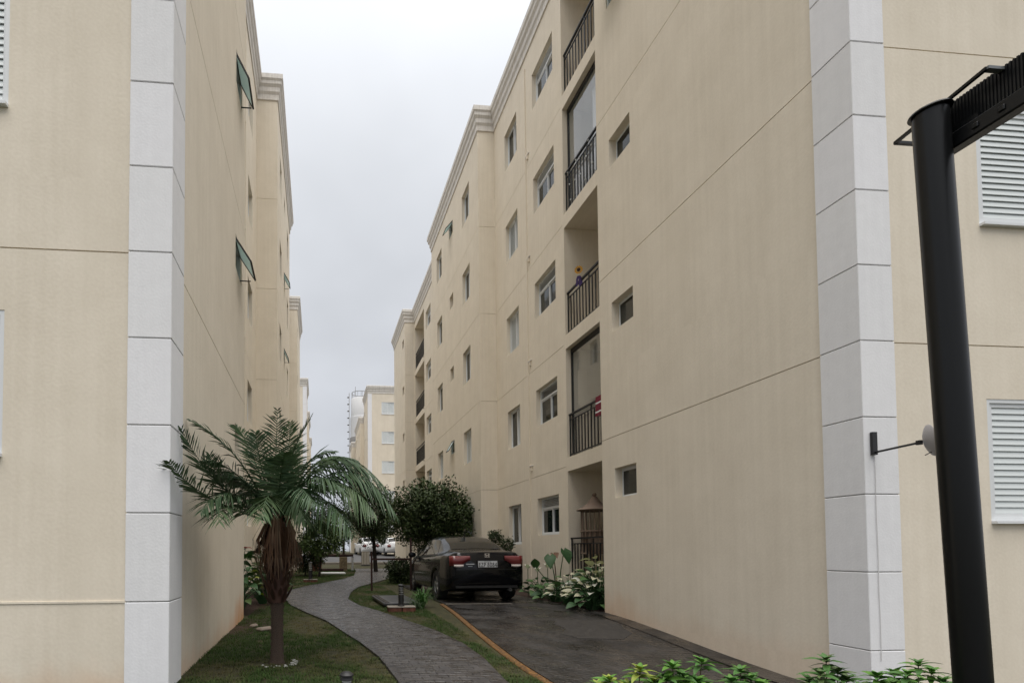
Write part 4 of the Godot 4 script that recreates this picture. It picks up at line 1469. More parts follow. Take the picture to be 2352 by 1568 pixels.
# ------------------------------------------------------------------ bollards, covers, fence
func bollard(label: String, at: Vector3, h: float, r: float, brick: bool) -> Node3D:
	var t := thing("bollard_light", label, "bollard light", at, "garden bollard lights")
	var y0 := 0.0
	if brick:
		y0 = 0.10
		var k := 0
		for q in [[-0.125, -0.06], [0.125, -0.06], [-0.125, 0.06], [0.125, 0.06]]:
			cbox_part("brick", Vector3(0.235, 0.09, 0.11), 0.008, Vector3(q[0], 0.04, q[1]), M.brick, t, Basis(Vector3.UP, 0.03 * (k - 1.5)))
			k += 1
		cbox_part("footing", Vector3(0.50, 0.02, 0.25), 0.006, Vector3(0, 0.093, 0), M.concrete, t)
	var st := begin(true)
	add_lathe(st, [Vector2(r * 1.25, y0), Vector2(r * 1.25, y0 + 0.02), Vector2(r, y0 + 0.03), Vector2(r, y0 + h * 0.52), Vector2(0, y0 + h * 0.52)], Vector3.ZERO, 18)
	put("stem", st, M.rail, t)
	var df := begin(true)
	add_lathe(df, [Vector2(r * 0.8, y0 + h * 0.52), Vector2(r * 0.8, y0 + h * 0.93)], Vector3.ZERO, 18)
	put("diffuser", df, M.lamp_white, t)
	for i in 4:
		var lv := begin(true)
		var y := y0 + h * (0.56 + i * 0.10)
		add_lathe(lv, [Vector2(r * 0.7, y + 0.012), Vector2(r * 1.12, y), Vector2(r * 1.12, y + 0.006), Vector2(r * 0.7, y + 0.03)], Vector3.ZERO, 18)
		put("louvre_ring", lv, M.rail, t)
	var cp := begin(true)
	add_lathe(cp, [Vector2(r * 0.7, y0 + h * 0.92), Vector2(r * 1.2, y0 + h * 0.925), Vector2(r * 1.2, y0 + h * 0.95), Vector2(r * 0.8, y0 + h * 0.985), Vector2(0, y0 + h)], Vector3.ZERO, 18)
	put("cap", cp, M.rail, t)
	return t

func make_garden_fittings():
	bollard("black louvred bollard light on a small brick base beside the spiky grass clump", W(1.50, 0.0, 8.98), 0.40, 0.05, true)
	bollard("black bollard light standing in the near lawn, only its cap in the picture", W(0.175, 0.0, 3.08), 0.365, 0.036, false)
	bollard("black and pale bollard light on a brick base behind the palm by the walk", W(-0.26, 0.0, 17.8), 0.62, 0.065, true)
	# slate inspection covers
	var c := thing("inspection_cover", "dark slate inspection cover slab lying in the grass by the bollard light", "cover", W(1.60, 0.0, 10.4), "inspection covers in the lawn")
	cbox_part("slab", Vector3(0.74, 0.05, 1.62), 0.008, Vector3(0, 0.075, 0), M.slate, c, Basis(Vector3.UP, 0.03))
	cbox_part("curb", Vector3(0.66, 0.06, 1.5), 0.004, Vector3(0, 0.025, 0), M.rail, c, Basis(Vector3.UP, 0.03))
	cbox_part("border_strip", Vector3(0.09, 0.012, 1.6), 0.003, Vector3(-0.29, 0.105, 0), M.concrete_dark, c, Basis(Vector3.UP, 0.03))
	var c2 := thing("inspection_cover", "pale concrete inspection cover in the lawn before the low log fence", "cover", W(0.72, 0.0, 23.8), "inspection covers in the lawn")
	cbox_part("slab", Vector3(1.15, 0.06, 1.0), 0.01, Vector3(0, 0.05, 0), M.lamp_white, c2)
	# low rail on two thin posts
	var r := thing("garden_rail", "thin dark rail on two slim posts beside the walk in front of the sedan", "rail", W(1.47, 0.0, 13.66))
	box_part("post", Vector3(0.05, 1.08, 0.05), Vector3(0, 0.54, 0), M.wood, r)
	box_part("post", Vector3(0.05, 1.46, 0.05), Vector3(1.09, 0.73, 0), M.wood, r)
	box_part("rail", Vector3(1.12, 0.05, 0.04), Vector3(0.545, 0.87, 0), M.wood, r)
	# log fence
	var f := thing("log_fence", "low fence of a dark log laid on stone and timber piers across the lawn", "fence", W(0.6, 0.0, 27.6))
	var lg := begin(true)
	add_tube(lg, [Vector3(-1.1, 0.84, 0), Vector3(-0.3, 0.86, 0.02), Vector3(0.5, 0.84, 0), Vector3(1.35, 0.85, 0)], [0.075, 0.08, 0.08, 0.07], 10)
	put("log", lg, M.wood, f)
	cbox_part("stone_pier", Vector3(0.42, 0.78, 0.4), 0.02, Vector3(0.80, 0.38, 0), M.stone, f)
	cbox_part("timber_pier", Vector3(0.62, 0.78, 0.3), 0.02, Vector3(-0.70, 0.38, 0), M.brick, f)
	cbox_part("base_log", Vector3(1.5, 0.14, 0.2), 0.02, Vector3(0.05, 0.07, 0.3), M.wood, f)
	# twin lantern on the pier
	var l := thing("garden_lantern", "black twin headed garden lantern standing on the stone pier of the log fence", "lantern", W(1.42, 0.92, 27.6))
	box_part("stem", Vector3(0.13, 0.72, 0.13), Vector3(0, 0.36, 0), M.wood, l)
	box_part("cross_arm", Vector3(0.55, 0.05, 0.05), Vector3(0.05, 0.74, 0), M.rail, l)
	for x in [-0.12, 0.26]:
		var hd := begin()
		add_lathe(hd, [Vector2(0.05, 0.78), Vector2(0.12, 0.95), Vector2(0.17, 0.97), Vector2(0.03, 1.12), Vector2(0, 1.16)], Vector3(x, 0, 0), 6)
		put("lantern_head", hd, M.rail, l)
	# electric cabinet near the kerb
	var e := thing("electric_cabinet", "grey upright service cabinet with ribbed front near the far kerb", "cabinet", W(3.16, gy(3.1, 33.2), 33.2))
	cbox_part("housing", Vector3(0.52, 0.92, 0.35), 0.02, Vector3(0, 0.5, 0), M.concrete, e)
	for i in 5:
		box_part("rib", Vector3(0.03, 0.8, 0.02), Vector3(-0.2 + i * 0.1, 0.5, 0.18), M.cornice, e)
	cbox_part("plinth", Vector3(0.6, 0.1, 0.42), 0.01, Vector3(0, 0.03, 0), M.slate, e)
	var p := thing("marker_post", "short white marker post by the stone pier of the log fence", "post", W(1.95, 0.0, 28.2))
	cbox_part("shaft", Vector3(0.12, 0.72, 0.12), 0.01, Vector3(0, 0.36, 0), M.white, p)
	cbox_part("cap", Vector3(0.14, 0.05, 0.14), 0.01, Vector3(0, 0.74, 0), M.grey_steel, p)
	# broken pieces of render at the foot of the left wall
	for q in [["flat", -0.72, 7.05, 0.26], ["round", -0.92, 7.35, 0.14]]:
		var rk := thing("rubble_piece", q[0] + " pale piece of rubble on bare soil at the foot of the left wall", "rubble", W(q[1], 0.0, q[2]), "rubble at the foot of the left wall")
		var st := begin()
		add_cbox(st, Vector3(0, 0.025, 0), Vector3(q[3], 0.05, q[3] * 0.5), 0.018, Basis(Vector3.UP, q[2]))
		put("chunk", st, M.soil_stone, rk)

# ------------------------------------------------------------------ foliage tools
class Leaves:
	var v := PackedVector3Array()
	var n := PackedVector3Array()
	var c := PackedColorArray()
	func tri(a: Vector3, b: Vector3, d: Vector3, nn: Vector3, col: Color):
		if (b - a).cross(d - a).dot(nn) > 0.0:
			v.append(a); v.append(d); v.append(b)
		else:
			v.append(a); v.append(b); v.append(d)
		for i in 3:
			n.append(nn)
			c.append(col)
	# pointed blade from p along dir, half width hw, bent by drop
	func blade(p: Vector3, dir: Vector3, side: Vector3, length: float, hw: float, drop: float, col: Color):
		var m := p + dir * length * 0.5 + Vector3(0, -drop * 0.3, 0)
		var t := p + dir * length + Vector3(0, -drop, 0)
		var nn := side.cross(dir).normalized()
		if nn.y < 0: nn = -nn
		tri(p - side * hw * 0.5, p + side * hw * 0.5, m + side * hw, nn, col)
		tri(p - side * hw * 0.5, m + side * hw, m - side * hw, nn, col)
		tri(m - side * hw, m + side * hw, t, nn, col)
	func diamond(p: Vector3, dir: Vector3, side: Vector3, length: float, hw: float, nn: Vector3, col: Color):
		var m := p + dir * length * 0.45
		tri(p, m + side * hw, p + dir * length, nn, col)
		tri(p, p + dir * length, m - side * hw, nn, col)
	func mesh() -> ArrayMesh:
		var a := []
		a.resize(Mesh.ARRAY_MAX)
		a[Mesh.ARRAY_VERTEX] = v
		a[Mesh.ARRAY_NORMAL] = n
		a[Mesh.ARRAY_COLOR] = c
		var m := ArrayMesh.new()
		m.add_surface_from_arrays(Mesh.PRIMITIVE_TRIANGLES, a)
		return m

func tint(lo := 0.65, hi := 1.3) -> Color:
	var k := rng.randf_range(lo, hi)
	return Color(k * rng.randf_range(0.88, 1.15), k, k * rng.randf_range(0.8, 1.1))

func rdir() -> Vector3:
	var z := rng.randf_range(-1, 1)
	var a := rng.randf() * TAU
	var r := sqrt(1 - z * z)
	return Vector3(r * cos(a), z, r * sin(a))

# ------------------------------------------------------------------ palm
func make_palm():
	var base := W(-0.40, 0.0, 5.0)
	var t := thing("palm_tree", "small feather palm with a skirt of dead brown fronds before the left wall", "palm tree", base)
	var tk := begin(true)
	var prof := []
	for i in 24:
		var y := i * 0.03
		var r := 0.056 + 0.020 * exp(-y * 14.0) + 0.010 * (i % 2) + 0.010 * smoothstep(0.45, 0.70, y)
		prof.append(Vector2(r, y - 0.02))
	add_lathe(tk, prof, Vector3.ZERO, 18)
	put("trunk", tk, M.bark, t)
	var core := begin(true)
	add_lathe(core, [Vector2(0.085, 0.6), Vector2(0.11, 0.75), Vector2(0.10, 1.0), Vector2(0.085, 1.25), Vector2(0.05, 1.45), Vector2(0, 1.5)], Vector3.ZERO, 12)
	put("crown_shaft", core, M.dead3, t)
	# old leaf bases
	for i in 46:
		var a := i * 2.39996
		var y := 0.58 + 0.36 * i / 46.0
		var r := 0.085 + 0.03 * sin(float(i) / 46.0 * PI)
		var lb := Leaves.new()
		var out := Vector3(cos(a), 0, sin(a))
		var sd := Vector3(-sin(a), 0, cos(a))
		var d := (out * 0.55 + Vector3.UP).normalized()
		lb.blade(out * r + Vector3(0, y, 0), d, sd, rng.randf_range(0.10, 0.17), 0.022, 0.0, tint(0.5, 1.1))
		lb.blade(out * (r + 0.012) + Vector3(0, y + 0.01, 0), d, sd, rng.randf_range(0.08, 0.14), 0.016, 0.0, tint(0.4, 0.9))
		inst("leaf_base", lb.mesh(), M.dead3, t)
	# skirt of dead fronds
	for i in 58:
		var a := i * 2.39996 + rng.randf_range(-0.2, 0.2)
		var out := Vector3(cos(a), 0, sin(a))
		var sd := Vector3(-sin(a), 0, cos(a))
		var lv := Leaves.new()
		var top_y := rng.randf_range(1.12, 1.42)
		var reach := rng.randf_range(0.12, 0.25)
		var bottom := rng.randf_range(0.74, 1.08)
		for k in 11:
			var off := sd * rng.randf_range(-0.045, 0.045)
			var p := [out * 0.06 + Vector3(0, top_y, 0), out * reach * 0.62 + off * 0.5 + Vector3(0, top_y + 0.035, 0), out * reach + off + Vector3(0, top_y - 0.13, 0), out * (reach + rng.randf_range(-0.06, 0.02)) + off * 1.5 + Vector3(0, lerpf(top_y, bottom, 0.7), 0), out * (reach + rng.randf_range(-0.10, 0.01)) + off * 2.0 + Vector3(0, bottom + rng.randf_range(-0.06, 0.1), 0)]
			var w := rng.randf_range(0.0025, 0.0075)
			var col := tint(0.5, 1.5)
			for j in 4:
				var w0 := w * (1.0 if j < 3 else 0.8)
				var w1 := w * (1.0 if j < 2 else 0.3)
				lv.tri(p[j] - sd * w0, p[j] + sd * w0, p[j + 1] + sd * w1, out, col)
				lv.tri(p[j] - sd * w0, p[j + 1] + sd * w1, p[j + 1] - sd * w1, out, col)
		inst("dead_frond", lv.mesh(), [M.dead, M.dead2, M.dead3, M.dead][i % 4], t)
	# live fronds: tip offset from the crown, height of the bend, hang of the leaflets
	var F := [
		[-0.75, 0.41, 1.02, -0.67, 0.16, 0.51, 0.15], [-0.74, 0.74, 0.72, -0.57, 0.26, 0.36, 0.10], [-0.75, 0.91, 0.36, -0.30, 0.71, 0.18, 0.35], [-0.44, 1.00, -0.20, -0.23, 0.77, -0.10, 0.30],
		[-0.57, 0.05, 0.75, -0.45, 0.45, 0.38, 0.50], [-0.60, 0.53, 0.45, -0.35, 0.57, 0.22, 0.40], [-0.40, -0.04, 0.85, -0.57, 0.27, 0.42, 0.60], [-0.01, 1.16, -0.15, -0.04, 0.49, -0.08, 0.30],
		[0.33, 1.04, 0.05, 0.02, 0.54, 0.03, 0.20], [0.11, 1.10, -0.40, 0.08, 0.58, -0.20, 0.30], [-0.18, 0.82, 0.30, -0.16, 0.56, 0.15, 0.30], [0.57, 0.80, -0.40, 0.19, 0.76, -0.20, 0.50],
		[0.96, 0.50, -0.20, 0.39, 1.06, -0.10, 0.70], [1.10, 0.31, 0.05, 0.50, 1.12, 0.03, 0.80], [1.14, 0.06, 0.30, 0.67, 0.95, 0.15, 0.90], [0.92, 0.04, 0.55, 0.54, 0.69, 0.28, 0.90],
		[0.69, -0.14, 0.80, 0.41, 0.48, 0.40, 0.80], [0.38, 0.09, 0.95, 0.17, 0.50, 0.47, 0.60], [-0.06, -0.02, 0.90, -0.03, 0.44, 0.45, 0.60], [0.62, 0.27, 0.60, 0.25, 0.62, 0.30, 0.70],
		[0.82, 0.75, -0.60, 0.27, 0.85, -0.30, 0.60], [0.53, -0.04, -0.70, 0.09, 0.54, -0.35, 0.80], [-0.55, 0.26, -0.50, -0.18, 0.50, -0.25, 0.50], [1.04, 0.40, -0.65, 0.45, 0.79, -0.33, 0.80],
		[0.11, 0.58, 0.60, 0.04, 0.45, 0.30, 0.40], [-0.55, 0.44, 0.10, -0.27, 0.54, 0.05, 0.40],
	]
	var crown := Vector3(0, 1.38, 0)
	for i in F.size():
		var f: Array = F[i]
		var flat := Vector3(f[0], 0, f[2])
		frond(t, crown + flat.normalized() * 0.05, crown + Vector3(f[3], f[4], f[5]), crown + Vector3(f[0], f[1], f[2]), f[6], i)
		if i % 4 == 1 or i > 21:      # a second frond close by, shorter and farther back
			var j := Vector3(rng.randf_range(-0.10, 0.12), rng.randf_range(-0.14, 0.05), rng.randf_range(-0.35, -0.1) if f[2] < 0.5 else rng.randf_range(-0.3, 0.05))
			var q := Vector3(f[0], f[1], f[2]) * 0.88 + j
			q.x = maxf(q.x, -0.76)
			frond(t, crown + flat.normalized() * 0.05, crown + Vector3(f[3], f[4], f[5]) * 0.95 + j * 0.4, crown + q, f[6] + 0.1, i + 1)
	# pale pebbles round the foot
	var pb := thing("pebble_ring", "ring of pale pebbles laid round the foot of the palm trunk", "pebbles", base)
	var pm := begin(true)
	add_lathe(pm, [Vector2(0, -0.5), Vector2(0.35, -0.35), Vector2(0.5, 0), Vector2(0.35, 0.35), Vector2(0, 0.5)], Vector3.ZERO, 7)
	pm.generate_normals()
	var pmesh := pm.commit()
	for i in 24:
		var a := rng.randf_range(-0.9, 2.6)
		var r := rng.randf_range(0.15, 0.21)
		var s := rng.randf_range(0.014, 0.032)
		inst("pebble", pmesh, M.pebble, pb, Transform3D(Basis.from_euler(Vector3(0, rng.randf() * 3, rng.randf() * 0.4)).scaled(Vector3(s * 1.3, s * 0.7, s)), Vector3(cos(a) * r, 0.008, sin(a) * r)))

func bez(a: Vector3, b: Vector3, c: Vector3, t: float) -> Vector3:
	return a.lerp(b, t).lerp(b.lerp(c, t), t)

func frond(parent: Node3D, a: Vector3, b: Vector3, c: Vector3, hang: float, i: int):
	var L := a.distance_to(b) * 0.5 + b.distance_to(c) * 0.5 + a.distance_to(c) * 0.3
	var lv := Leaves.new()
	var n := 46
	var prev := a
	var roll := rng.randf_range(-0.25, 0.25)
	for k in range(1, n + 1):
		var t := float(k) / n
		var p := bez(a, b, c, t)
		var tan := (p - prev).normalized()
		var side := tan.cross(Vector3.UP).normalized()
		side = side.rotated(tan, roll)
		var up := side.cross(tan).normalized()
		var w := lerpf(0.011, 0.002, t)
		for q in [side, up]:
			lv.tri(prev - q * w, prev + q * w, p + q * w * 0.95, up, Color(1.5, 1.5, 1.0))
			lv.tri(prev - q * w, p + q * w * 0.95, p - q * w * 0.95, up, Color(1.5, 1.5, 1.0))
		if t > 0.20:
			var s := (t - 0.20) / 0.80
			var ll := 0.31 * clampf(pow(sin(clampf(s * 0.86 + 0.14, 0, 1) * PI), 0.55), 0.25, 1.0) * (0.75 + 0.25 * minf(L, 1.3) / 1.3)
			for sg in [-1.0, 1.0]:
				if rng.randf() < 0.04: continue
				var d: Vector3 = (side * sg * 0.80 + tan * lerpf(0.45, 1.1, s) + up * rng.randf_range(0.10, 0.42) + Vector3.DOWN * hang * 0.55).normalized()
				d = (d + rdir() * 0.09).normalized()
				var wv := d.cross(up).normalized()
				wv = wv.rotated(d, sg * 0.5 + rng.randf_range(-0.4, 0.4))
				lv.blade(p, d, wv, ll * rng.randf_range(0.8, 1.15), 0.0082, ll * (0.12 + 0.45 * hang) * rng.randf_range(0.6, 1.3), tint(0.6, 1.45))
		prev = p
	inst("frond", lv.mesh(), M.frond if i % 3 else M.frond2, parent)

# ------------------------------------------------------------------ trees and bushes
func crown_mesh(count: int, rad: Vector3, leaf: float, sd: int, lumps := 0.30) -> ArrayMesh:
	var fn := FastNoiseLite.new()
	fn.seed = sd
	fn.frequency = 1.5
	fn.fractal_octaves = 3
	var lv := Leaves.new()
	for i in count:
		var d := rdir()
		var lump := 1.0 + lumps * 2.0 * fn.get_noise_3d(d.x, d.y, d.z)
		var k := lump * pow(rng.randf_range(0.18, 1.0), 0.42)
		if rng.randf() < 0.04: k *= 1.10
		var p := d * k * rad
		var gap := fn.get_noise_3d(p.x * 2.2 + 9.0, p.y * 2.2, p.z * 2.2)
		if gap < -0.17: continue
		var dir := (d * 0.5 + rdir()).normalized()
		var side := dir.cross(rdir()).normalized()
		var nn := (side.cross(dir) * 0.6 + d * 0.5 + Vector3.UP * 0.3).normalized()
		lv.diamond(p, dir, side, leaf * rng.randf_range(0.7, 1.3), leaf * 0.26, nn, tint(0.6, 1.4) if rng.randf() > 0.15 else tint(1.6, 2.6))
	return lv.mesh()

func tree(called: String, label: String, at: Vector3, centre: Vector3, rad: Vector3, count: int, leaf: float, m: Material, sd: int, trunk_r := 0.05, stems := 5, bend := Vector3.ZERO) -> Node3D:
	var t := thing(called, label, "tree" if called.ends_with("tree") else "shrub", at)
	var tk := begin(true)
	var fork := centre - Vector3(0, rad.y * 0.75, 0)
	fork.y = maxf(fork.y, 0.05)
	add_tube(tk, [Vector3(0, -0.05, 0), fork * 0.5 + bend, fork], [trunk_r * 1.25, trunk_r, trunk_r * 0.85], 10)
	put("trunk", tk, M.dark_bark, t)
	for i in stems:
		var a := TAU * i / stems + rng.randf()
		var e := centre + Vector3(cos(a) * rad.x * 0.65, rng.randf_range(-0.1, 0.6) * rad.y, sin(a) * rad.z * 0.65)
		var br := begin(true)
		add_tube(br, [fork, fork.lerp(e, 0.5) + Vector3(0, 0.1, 0), e], [trunk_r * 0.6, trunk_r * 0.4, trunk_r * 0.15], 6)
		put("limb", br, M.dark_bark, t)
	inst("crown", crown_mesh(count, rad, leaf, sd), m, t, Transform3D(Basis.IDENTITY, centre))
	return t

func make_trees():
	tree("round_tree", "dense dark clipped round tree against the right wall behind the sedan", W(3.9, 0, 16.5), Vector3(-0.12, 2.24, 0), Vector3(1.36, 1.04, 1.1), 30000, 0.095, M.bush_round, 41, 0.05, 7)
	tree("garden_tree", "dark leafy tree with a thin trunk beyond the palm, before the white cars", W(3.02, 0, 26.0), Vector3(-0.12, 3.0, 0), Vector3(1.35, 1.5, 1.2), 15000, 0.12, M.bush, 42, 0.10, 6)
	tree("leafy_shrub", "mid green loose shrub behind the palm skirt by the log fence", W(0.05, 0, 21.5), Vector3(0.1, 1.65, 0), Vector3(0.95, 0.85, 0.8), 6000, 0.12, M.bush_light, 43, 0.04, 5)
	tree("leafy_shrub", "dark low shrub on the near side of the timber pier of the log fence", W(-0.55, 0, 22.5), Vector3(0, 0.9, 0), Vector3(0.75, 0.75, 0.7), 4000, 0.12, M.bush, 44, 0.04, 4)
	tree("topiary_tree", "taller small ball topiary between the sedan roof and the right wall", W(5.30, 0, 14.6), Vector3(0, 1.50, 0), Vector3(0.20, 0.20, 0.20), 1500, 0.05, M.bush, 45, 0.018, 3)
	tree("topiary_tree", "lower small ball topiary under the nearest ground floor shutter window", W(5.28, 0, 13.7), Vector3(0, 1.24, 0), Vector3(0.22, 0.22, 0.22), 1500, 0.05, M.bush, 46, 0.018, 3)
	# far greenery beyond the cross street
	tree("street_tree", "far tree in the gap between the distant blocks at the end of the lane", W(2.0, 0.8, 58.0), Vector3(0, 3.4, 0), Vector3(2.6, 2.4, 2.4), 6000, 0.28, M.bush, 47, 0.16, 5)
	tree("street_tree", "small bushy tree showing above the white hatchback", W(6.4, 0.7, 45.6), Vector3(-0.9, 1.75, 0), Vector3(0.9, 0.8, 0.6), 3000, 0.13, M.bush_light, 48, 0.05, 4)

# ------------------------------------------------------------------ planting
# ovate pointed leaf lying along +z, folded along the midrib
func ovate_mesh(length: float, hw: float, droop: float, heart := false) -> Mesh:
	var st := begin(true)
	var n := 6
	var rows := []
	for i in n + 1:
		var t := float(i) / n
		var w := hw * pow(sin(PI * pow(t, 0.72 if not heart else 0.5)), 0.85)
		if i == 0: w = hw * (0.10 if not heart else 0.35)
		if i == n: w = 0.0
		var y := -droop * t * t * length + 0.04 * length * sin(t * PI)
		var z := t * length - (0.18 * length if heart and i == 0 else 0.0)
		rows.append([Vector3(-w, y + w * 0.30, z), Vector3(0, y, t * length), Vector3(w, y + w * 0.30, z)])
	for i in n:
		for s in 2:
			quad(st, rows[i][s], rows[i][s + 1], rows[i + 1][s + 1], rows[i + 1][s], Vector3.UP)
	st.generate_normals()
	return st.commit()

func aim(dir: Vector3, roll: float) -> Basis:
	var z := dir.normalized()
	var x := Vector3.UP.cross(z)
	if x.length() < 0.05: x = Vector3.RIGHT
	x = x.normalized()
	return Basis(x, z.cross(x), z).rotated(z, roll)

# clump of stalked broad leaves
func broadleaf(called: String, label: String, at: Vector3, n: int, height: float, spread: float, mesh: Mesh, mats: Array, size_lo: float, size_hi: float, up := 0.3, group := "") -> Node3D:
	var t := thing(called, label, "plant", at, group)
	var stk := begin(true)
	var spots := []
	for i in n:
		var a := i * 2.39996 + rng.randf_range(-0.3, 0.3)
		var k := sqrt((i + 0.5) / n)
		var h := height * lerpf(1.0, 0.28, pow(k, 1.6)) * rng.randf_range(0.8, 1.06)
		var e := Vector3(cos(a) * spread * k, h, sin(a) * spread * k)
		add_tube(stk, [Vector3(cos(a) * 0.05, -0.02, sin(a) * 0.05), Vector3(e.x * 0.45, h * 0.65, e.z * 0.45), e], [0.009, 0.007, 0.005], 5, false)
		spots.append([e, a, k])
	put("stalks", stk, M.lily, t)
	for s in spots:
		var a: float = s[1]
		var d := Vector3(cos(a), up + rng.randf_range(-0.35, 0.5) - s[2] * 0.3, sin(a))
		var sc := rng.randf_range(size_lo, size_hi)
		inst("leaf", mesh, mats[rng.randi() % mats.size()], t, Transform3D(aim(d, rng.randf_range(-0.6, 0.6)).scaled(Vector3.ONE * sc), s[0]))
	return t

func strap_clump(called: String, label: String, at: Vector3, n: int, height: float, spread: float, hw: float, m: Material, group := "") -> Node3D:
	var t := thing(called, label, "plant", at, group)
	for i in n:
		var lv := Leaves.new()
		var a := rng.randf() * TAU
		var out := Vector3(cos(a), 0, sin(a))
		var sd := Vector3(-sin(a), 0, cos(a))
		var h := height * rng.randf_range(0.6, 1.05)
		var sp := spread * rng.randf_range(0.15, 1.0)
		var p0 := out * 0.04
		var p1 := out * sp * 0.5 + Vector3(0, h * 1.15, 0)
		var p2 := out * sp * 1.1 + Vector3(0, h * rng.randf_range(0.15, 0.95), 0)
		var col := tint(0.6, 1.5)
		var prev := p0
		for k in range(1, 7):
			var q := bez(p0, p1, p2, k / 6.0)
			var w0 := hw * sin(PI * clampf((k - 1) / 6.0 * 0.85 + 0.15, 0, 1))
			var w1 := hw * sin(PI * clampf(k / 6.0 * 0.85 + 0.15, 0, 1))
			var nn := (q - prev).cross(sd).normalized()
			lv.tri(prev - sd * w0, prev + sd * w0, q + sd * w1, nn, col)
			lv.tri(prev - sd * w0, q + sd * w1, q - sd * w1, nn, col)
			prev = q
		inst("leaf", lv.mesh(), m, t)
	return t

func make_beds():
	var med := ovate_mesh(0.26, 0.085, 0.25)
	var big := ovate_mesh(0.34, 0.13, 0.15, true)
	var var_mats := [M.cream_leaf, M.white_leaf, M.white_leaf, M.cream_leaf, M.lily, M.cream_leaf, M.lily2]
	var green := [M.lily, M.lily2, M.lily]
	var g := "variegated plants in the right wall bed"
	broadleaf("variegated_plant", "tallest white and green variegated plant in front of the ground floor balcony rail", W(5.22, 0, 8.95), 62, 0.95, 0.50, med, var_mats, 0.55, 0.95, 0.5, g)
	broadleaf("variegated_plant", "cream flecked plant at the left of the white clump in the wall bed", W(5.05, 0, 9.75), 36, 0.62, 0.40, med, var_mats, 0.55, 0.9, 0.5, g)
	broadleaf("variegated_plant", "low dark leaved plant spilling at the foot of the wall corner", W(5.02, 0, 8.85), 46, 0.46, 0.36, med, [M.lily, M.lily, M.lily2], 0.6, 1.0, 0.1, g)
	broadleaf("variegated_plant", "green plant with pale flecks standing against the balcony in the corner of the bed", W(5.42, 0, 9.5), 40, 0.80, 0.40, med, var_mats, 0.6, 1.0, 0.5, g)
	broadleaf("leafy_plant", "low green plant with small white blooms just right of the sedan", W(5.10, 0, 11.2), 42, 0.50, 0.42, med, green, 0.5, 0.9, 0.3)
	broadleaf("leafy_plant", "mid green plant filling the bed between the sedan and the cream flecked plant", W(5.05, 0, 10.3), 40, 0.42, 0.38, med, green, 0.5, 0.9, 0.3)
	var e1 := thing("elephant_ear", "elephant ear plant with two big heart leaves and a reddish stalk by the kitchen window", "plant", W(5.32, 0, 10.6))
	for q in [[Vector3(-0.30, 0.98, 0.12), Vector3(-0.25, -0.85, 0.55), 0.95, M.lily], [Vector3(0.02, 1.10, 0.1), Vector3(0.12, -0.8, 0.55), 1.0, M.lily], [Vector3(-0.14, 1.03, -0.05), Vector3(-0.1, -0.3, 0.9), 0.7, M.dead], [Vector3(-0.62, 0.74, 0.1), Vector3(-0.3, 0.8, 0.5), 0.75, M.lily2]]:
		var sk := begin(true)
		add_tube(sk, [Vector3(-0.08, 0, 0), Vector3(q[0].x * 0.5 - 0.04, q[0].y * 0.6, q[0].z * 0.5), q[0]], [0.014, 0.011, 0.007], 6)
		put("stalk", sk, M.dead if q[3] == M.dead else M.lily, e1)
		inst("leaf", big, q[3], e1, Transform3D(aim(q[1], 0.1).scaled(Vector3.ONE * q[2]), q[0]))
	for p in [[5.0, 11.6, 0.66], [5.08, 11.25, 0.60], [5.16, 10.9, 0.70]]:
		var fl := thing("white_lily", ["left most small white lily bloom beside the sedan tail lamp", "middle small white lily bloom above the low green plant", "right small white lily bloom under the elephant ear leaf"][[11.6, 11.25, 10.9].find(p[1])], "flower", W(p[0], 0, p[1]), "white lilies in the wall bed")
		box_part("stalk", Vector3(0.012, p[2], 0.012), Vector3(0, p[2] / 2, 0), M.lily, fl)
		for i in 3:
			inst("petal", med, M.white_leaf, fl, Transform3D(aim(Vector3(cos(i * 2.1), 1.6, sin(i * 2.1)), 0.0).scaled(Vector3.ONE * 0.6), Vector3(0, p[2], 0)))
	# left bed behind the wall end
	broadleaf("croton_shrub", "green and yellow croton shrub beside the end of the left wall", W(-1.42, 0, 9.2), 60, 1.10, 0.42, med, [M.lily, M.lily2, M.sprig3, M.lily, M.bush_light], 0.6, 1.0, 0.4)
	broadleaf("croton_shrub", "taller dark croton shrub behind the palm skirt in the left bed", W(-1.15, 0, 10.6), 60, 1.25, 0.45, med, [M.lily, M.lily, M.bush_light], 0.6, 1.05, 0.4)
	broadleaf("croton_shrub", "low croton shrub farther along the left bed", W(-1.30, 0, 12.4), 44, 0.80, 0.40, med, [M.lily, M.bush_light], 0.6, 1.0, 0.4)
	var rf := thing("red_flower", "red flower spike leaning out from the left bed against the wall", "flower", W(-1.50, 0, 9.6))
	var st := begin(true)
	add_tube(st, [Vector3(0, 0, 0), Vector3(0.06, 0.8, 0), Vector3(0.14, 1.17, 0)], [0.01, 0.008, 0.006], 6)
	put("stalk", st, M.lily, rf)
	for i in 6:
		inst("petal", med, M.red_leaf, rf, Transform3D(aim(Vector3(cos(i * 1.05) * 0.9 + 0.2, 0.25, sin(i * 1.05) * 0.6), 0).scaled(Vector3.ONE * 0.5), Vector3(0.14, 1.15, 0)))
	# spiky clumps
	strap_clump("agapanthus", "spiky green grass clump between the bollard light and the painted kerb", W(2.0, 0, 9.55), 120, 0.40, 0.42, 0.0075, M.sprig2)
	tree("leafy_shrub", "dark bushy shrub by the walk in front of the sedan", W(2.75, 0, 16.6), Vector3(0, 0.42, 0), Vector3(0.48, 0.42, 0.45), 5000, 0.075, M.bush, 49, 0.03, 4)
	strap_clump("agapanthus", "small bluish clump low beside the slate cover", W(1.82, 0, 9.25), 60, 0.22, 0.30, 0.007, M.frond2)

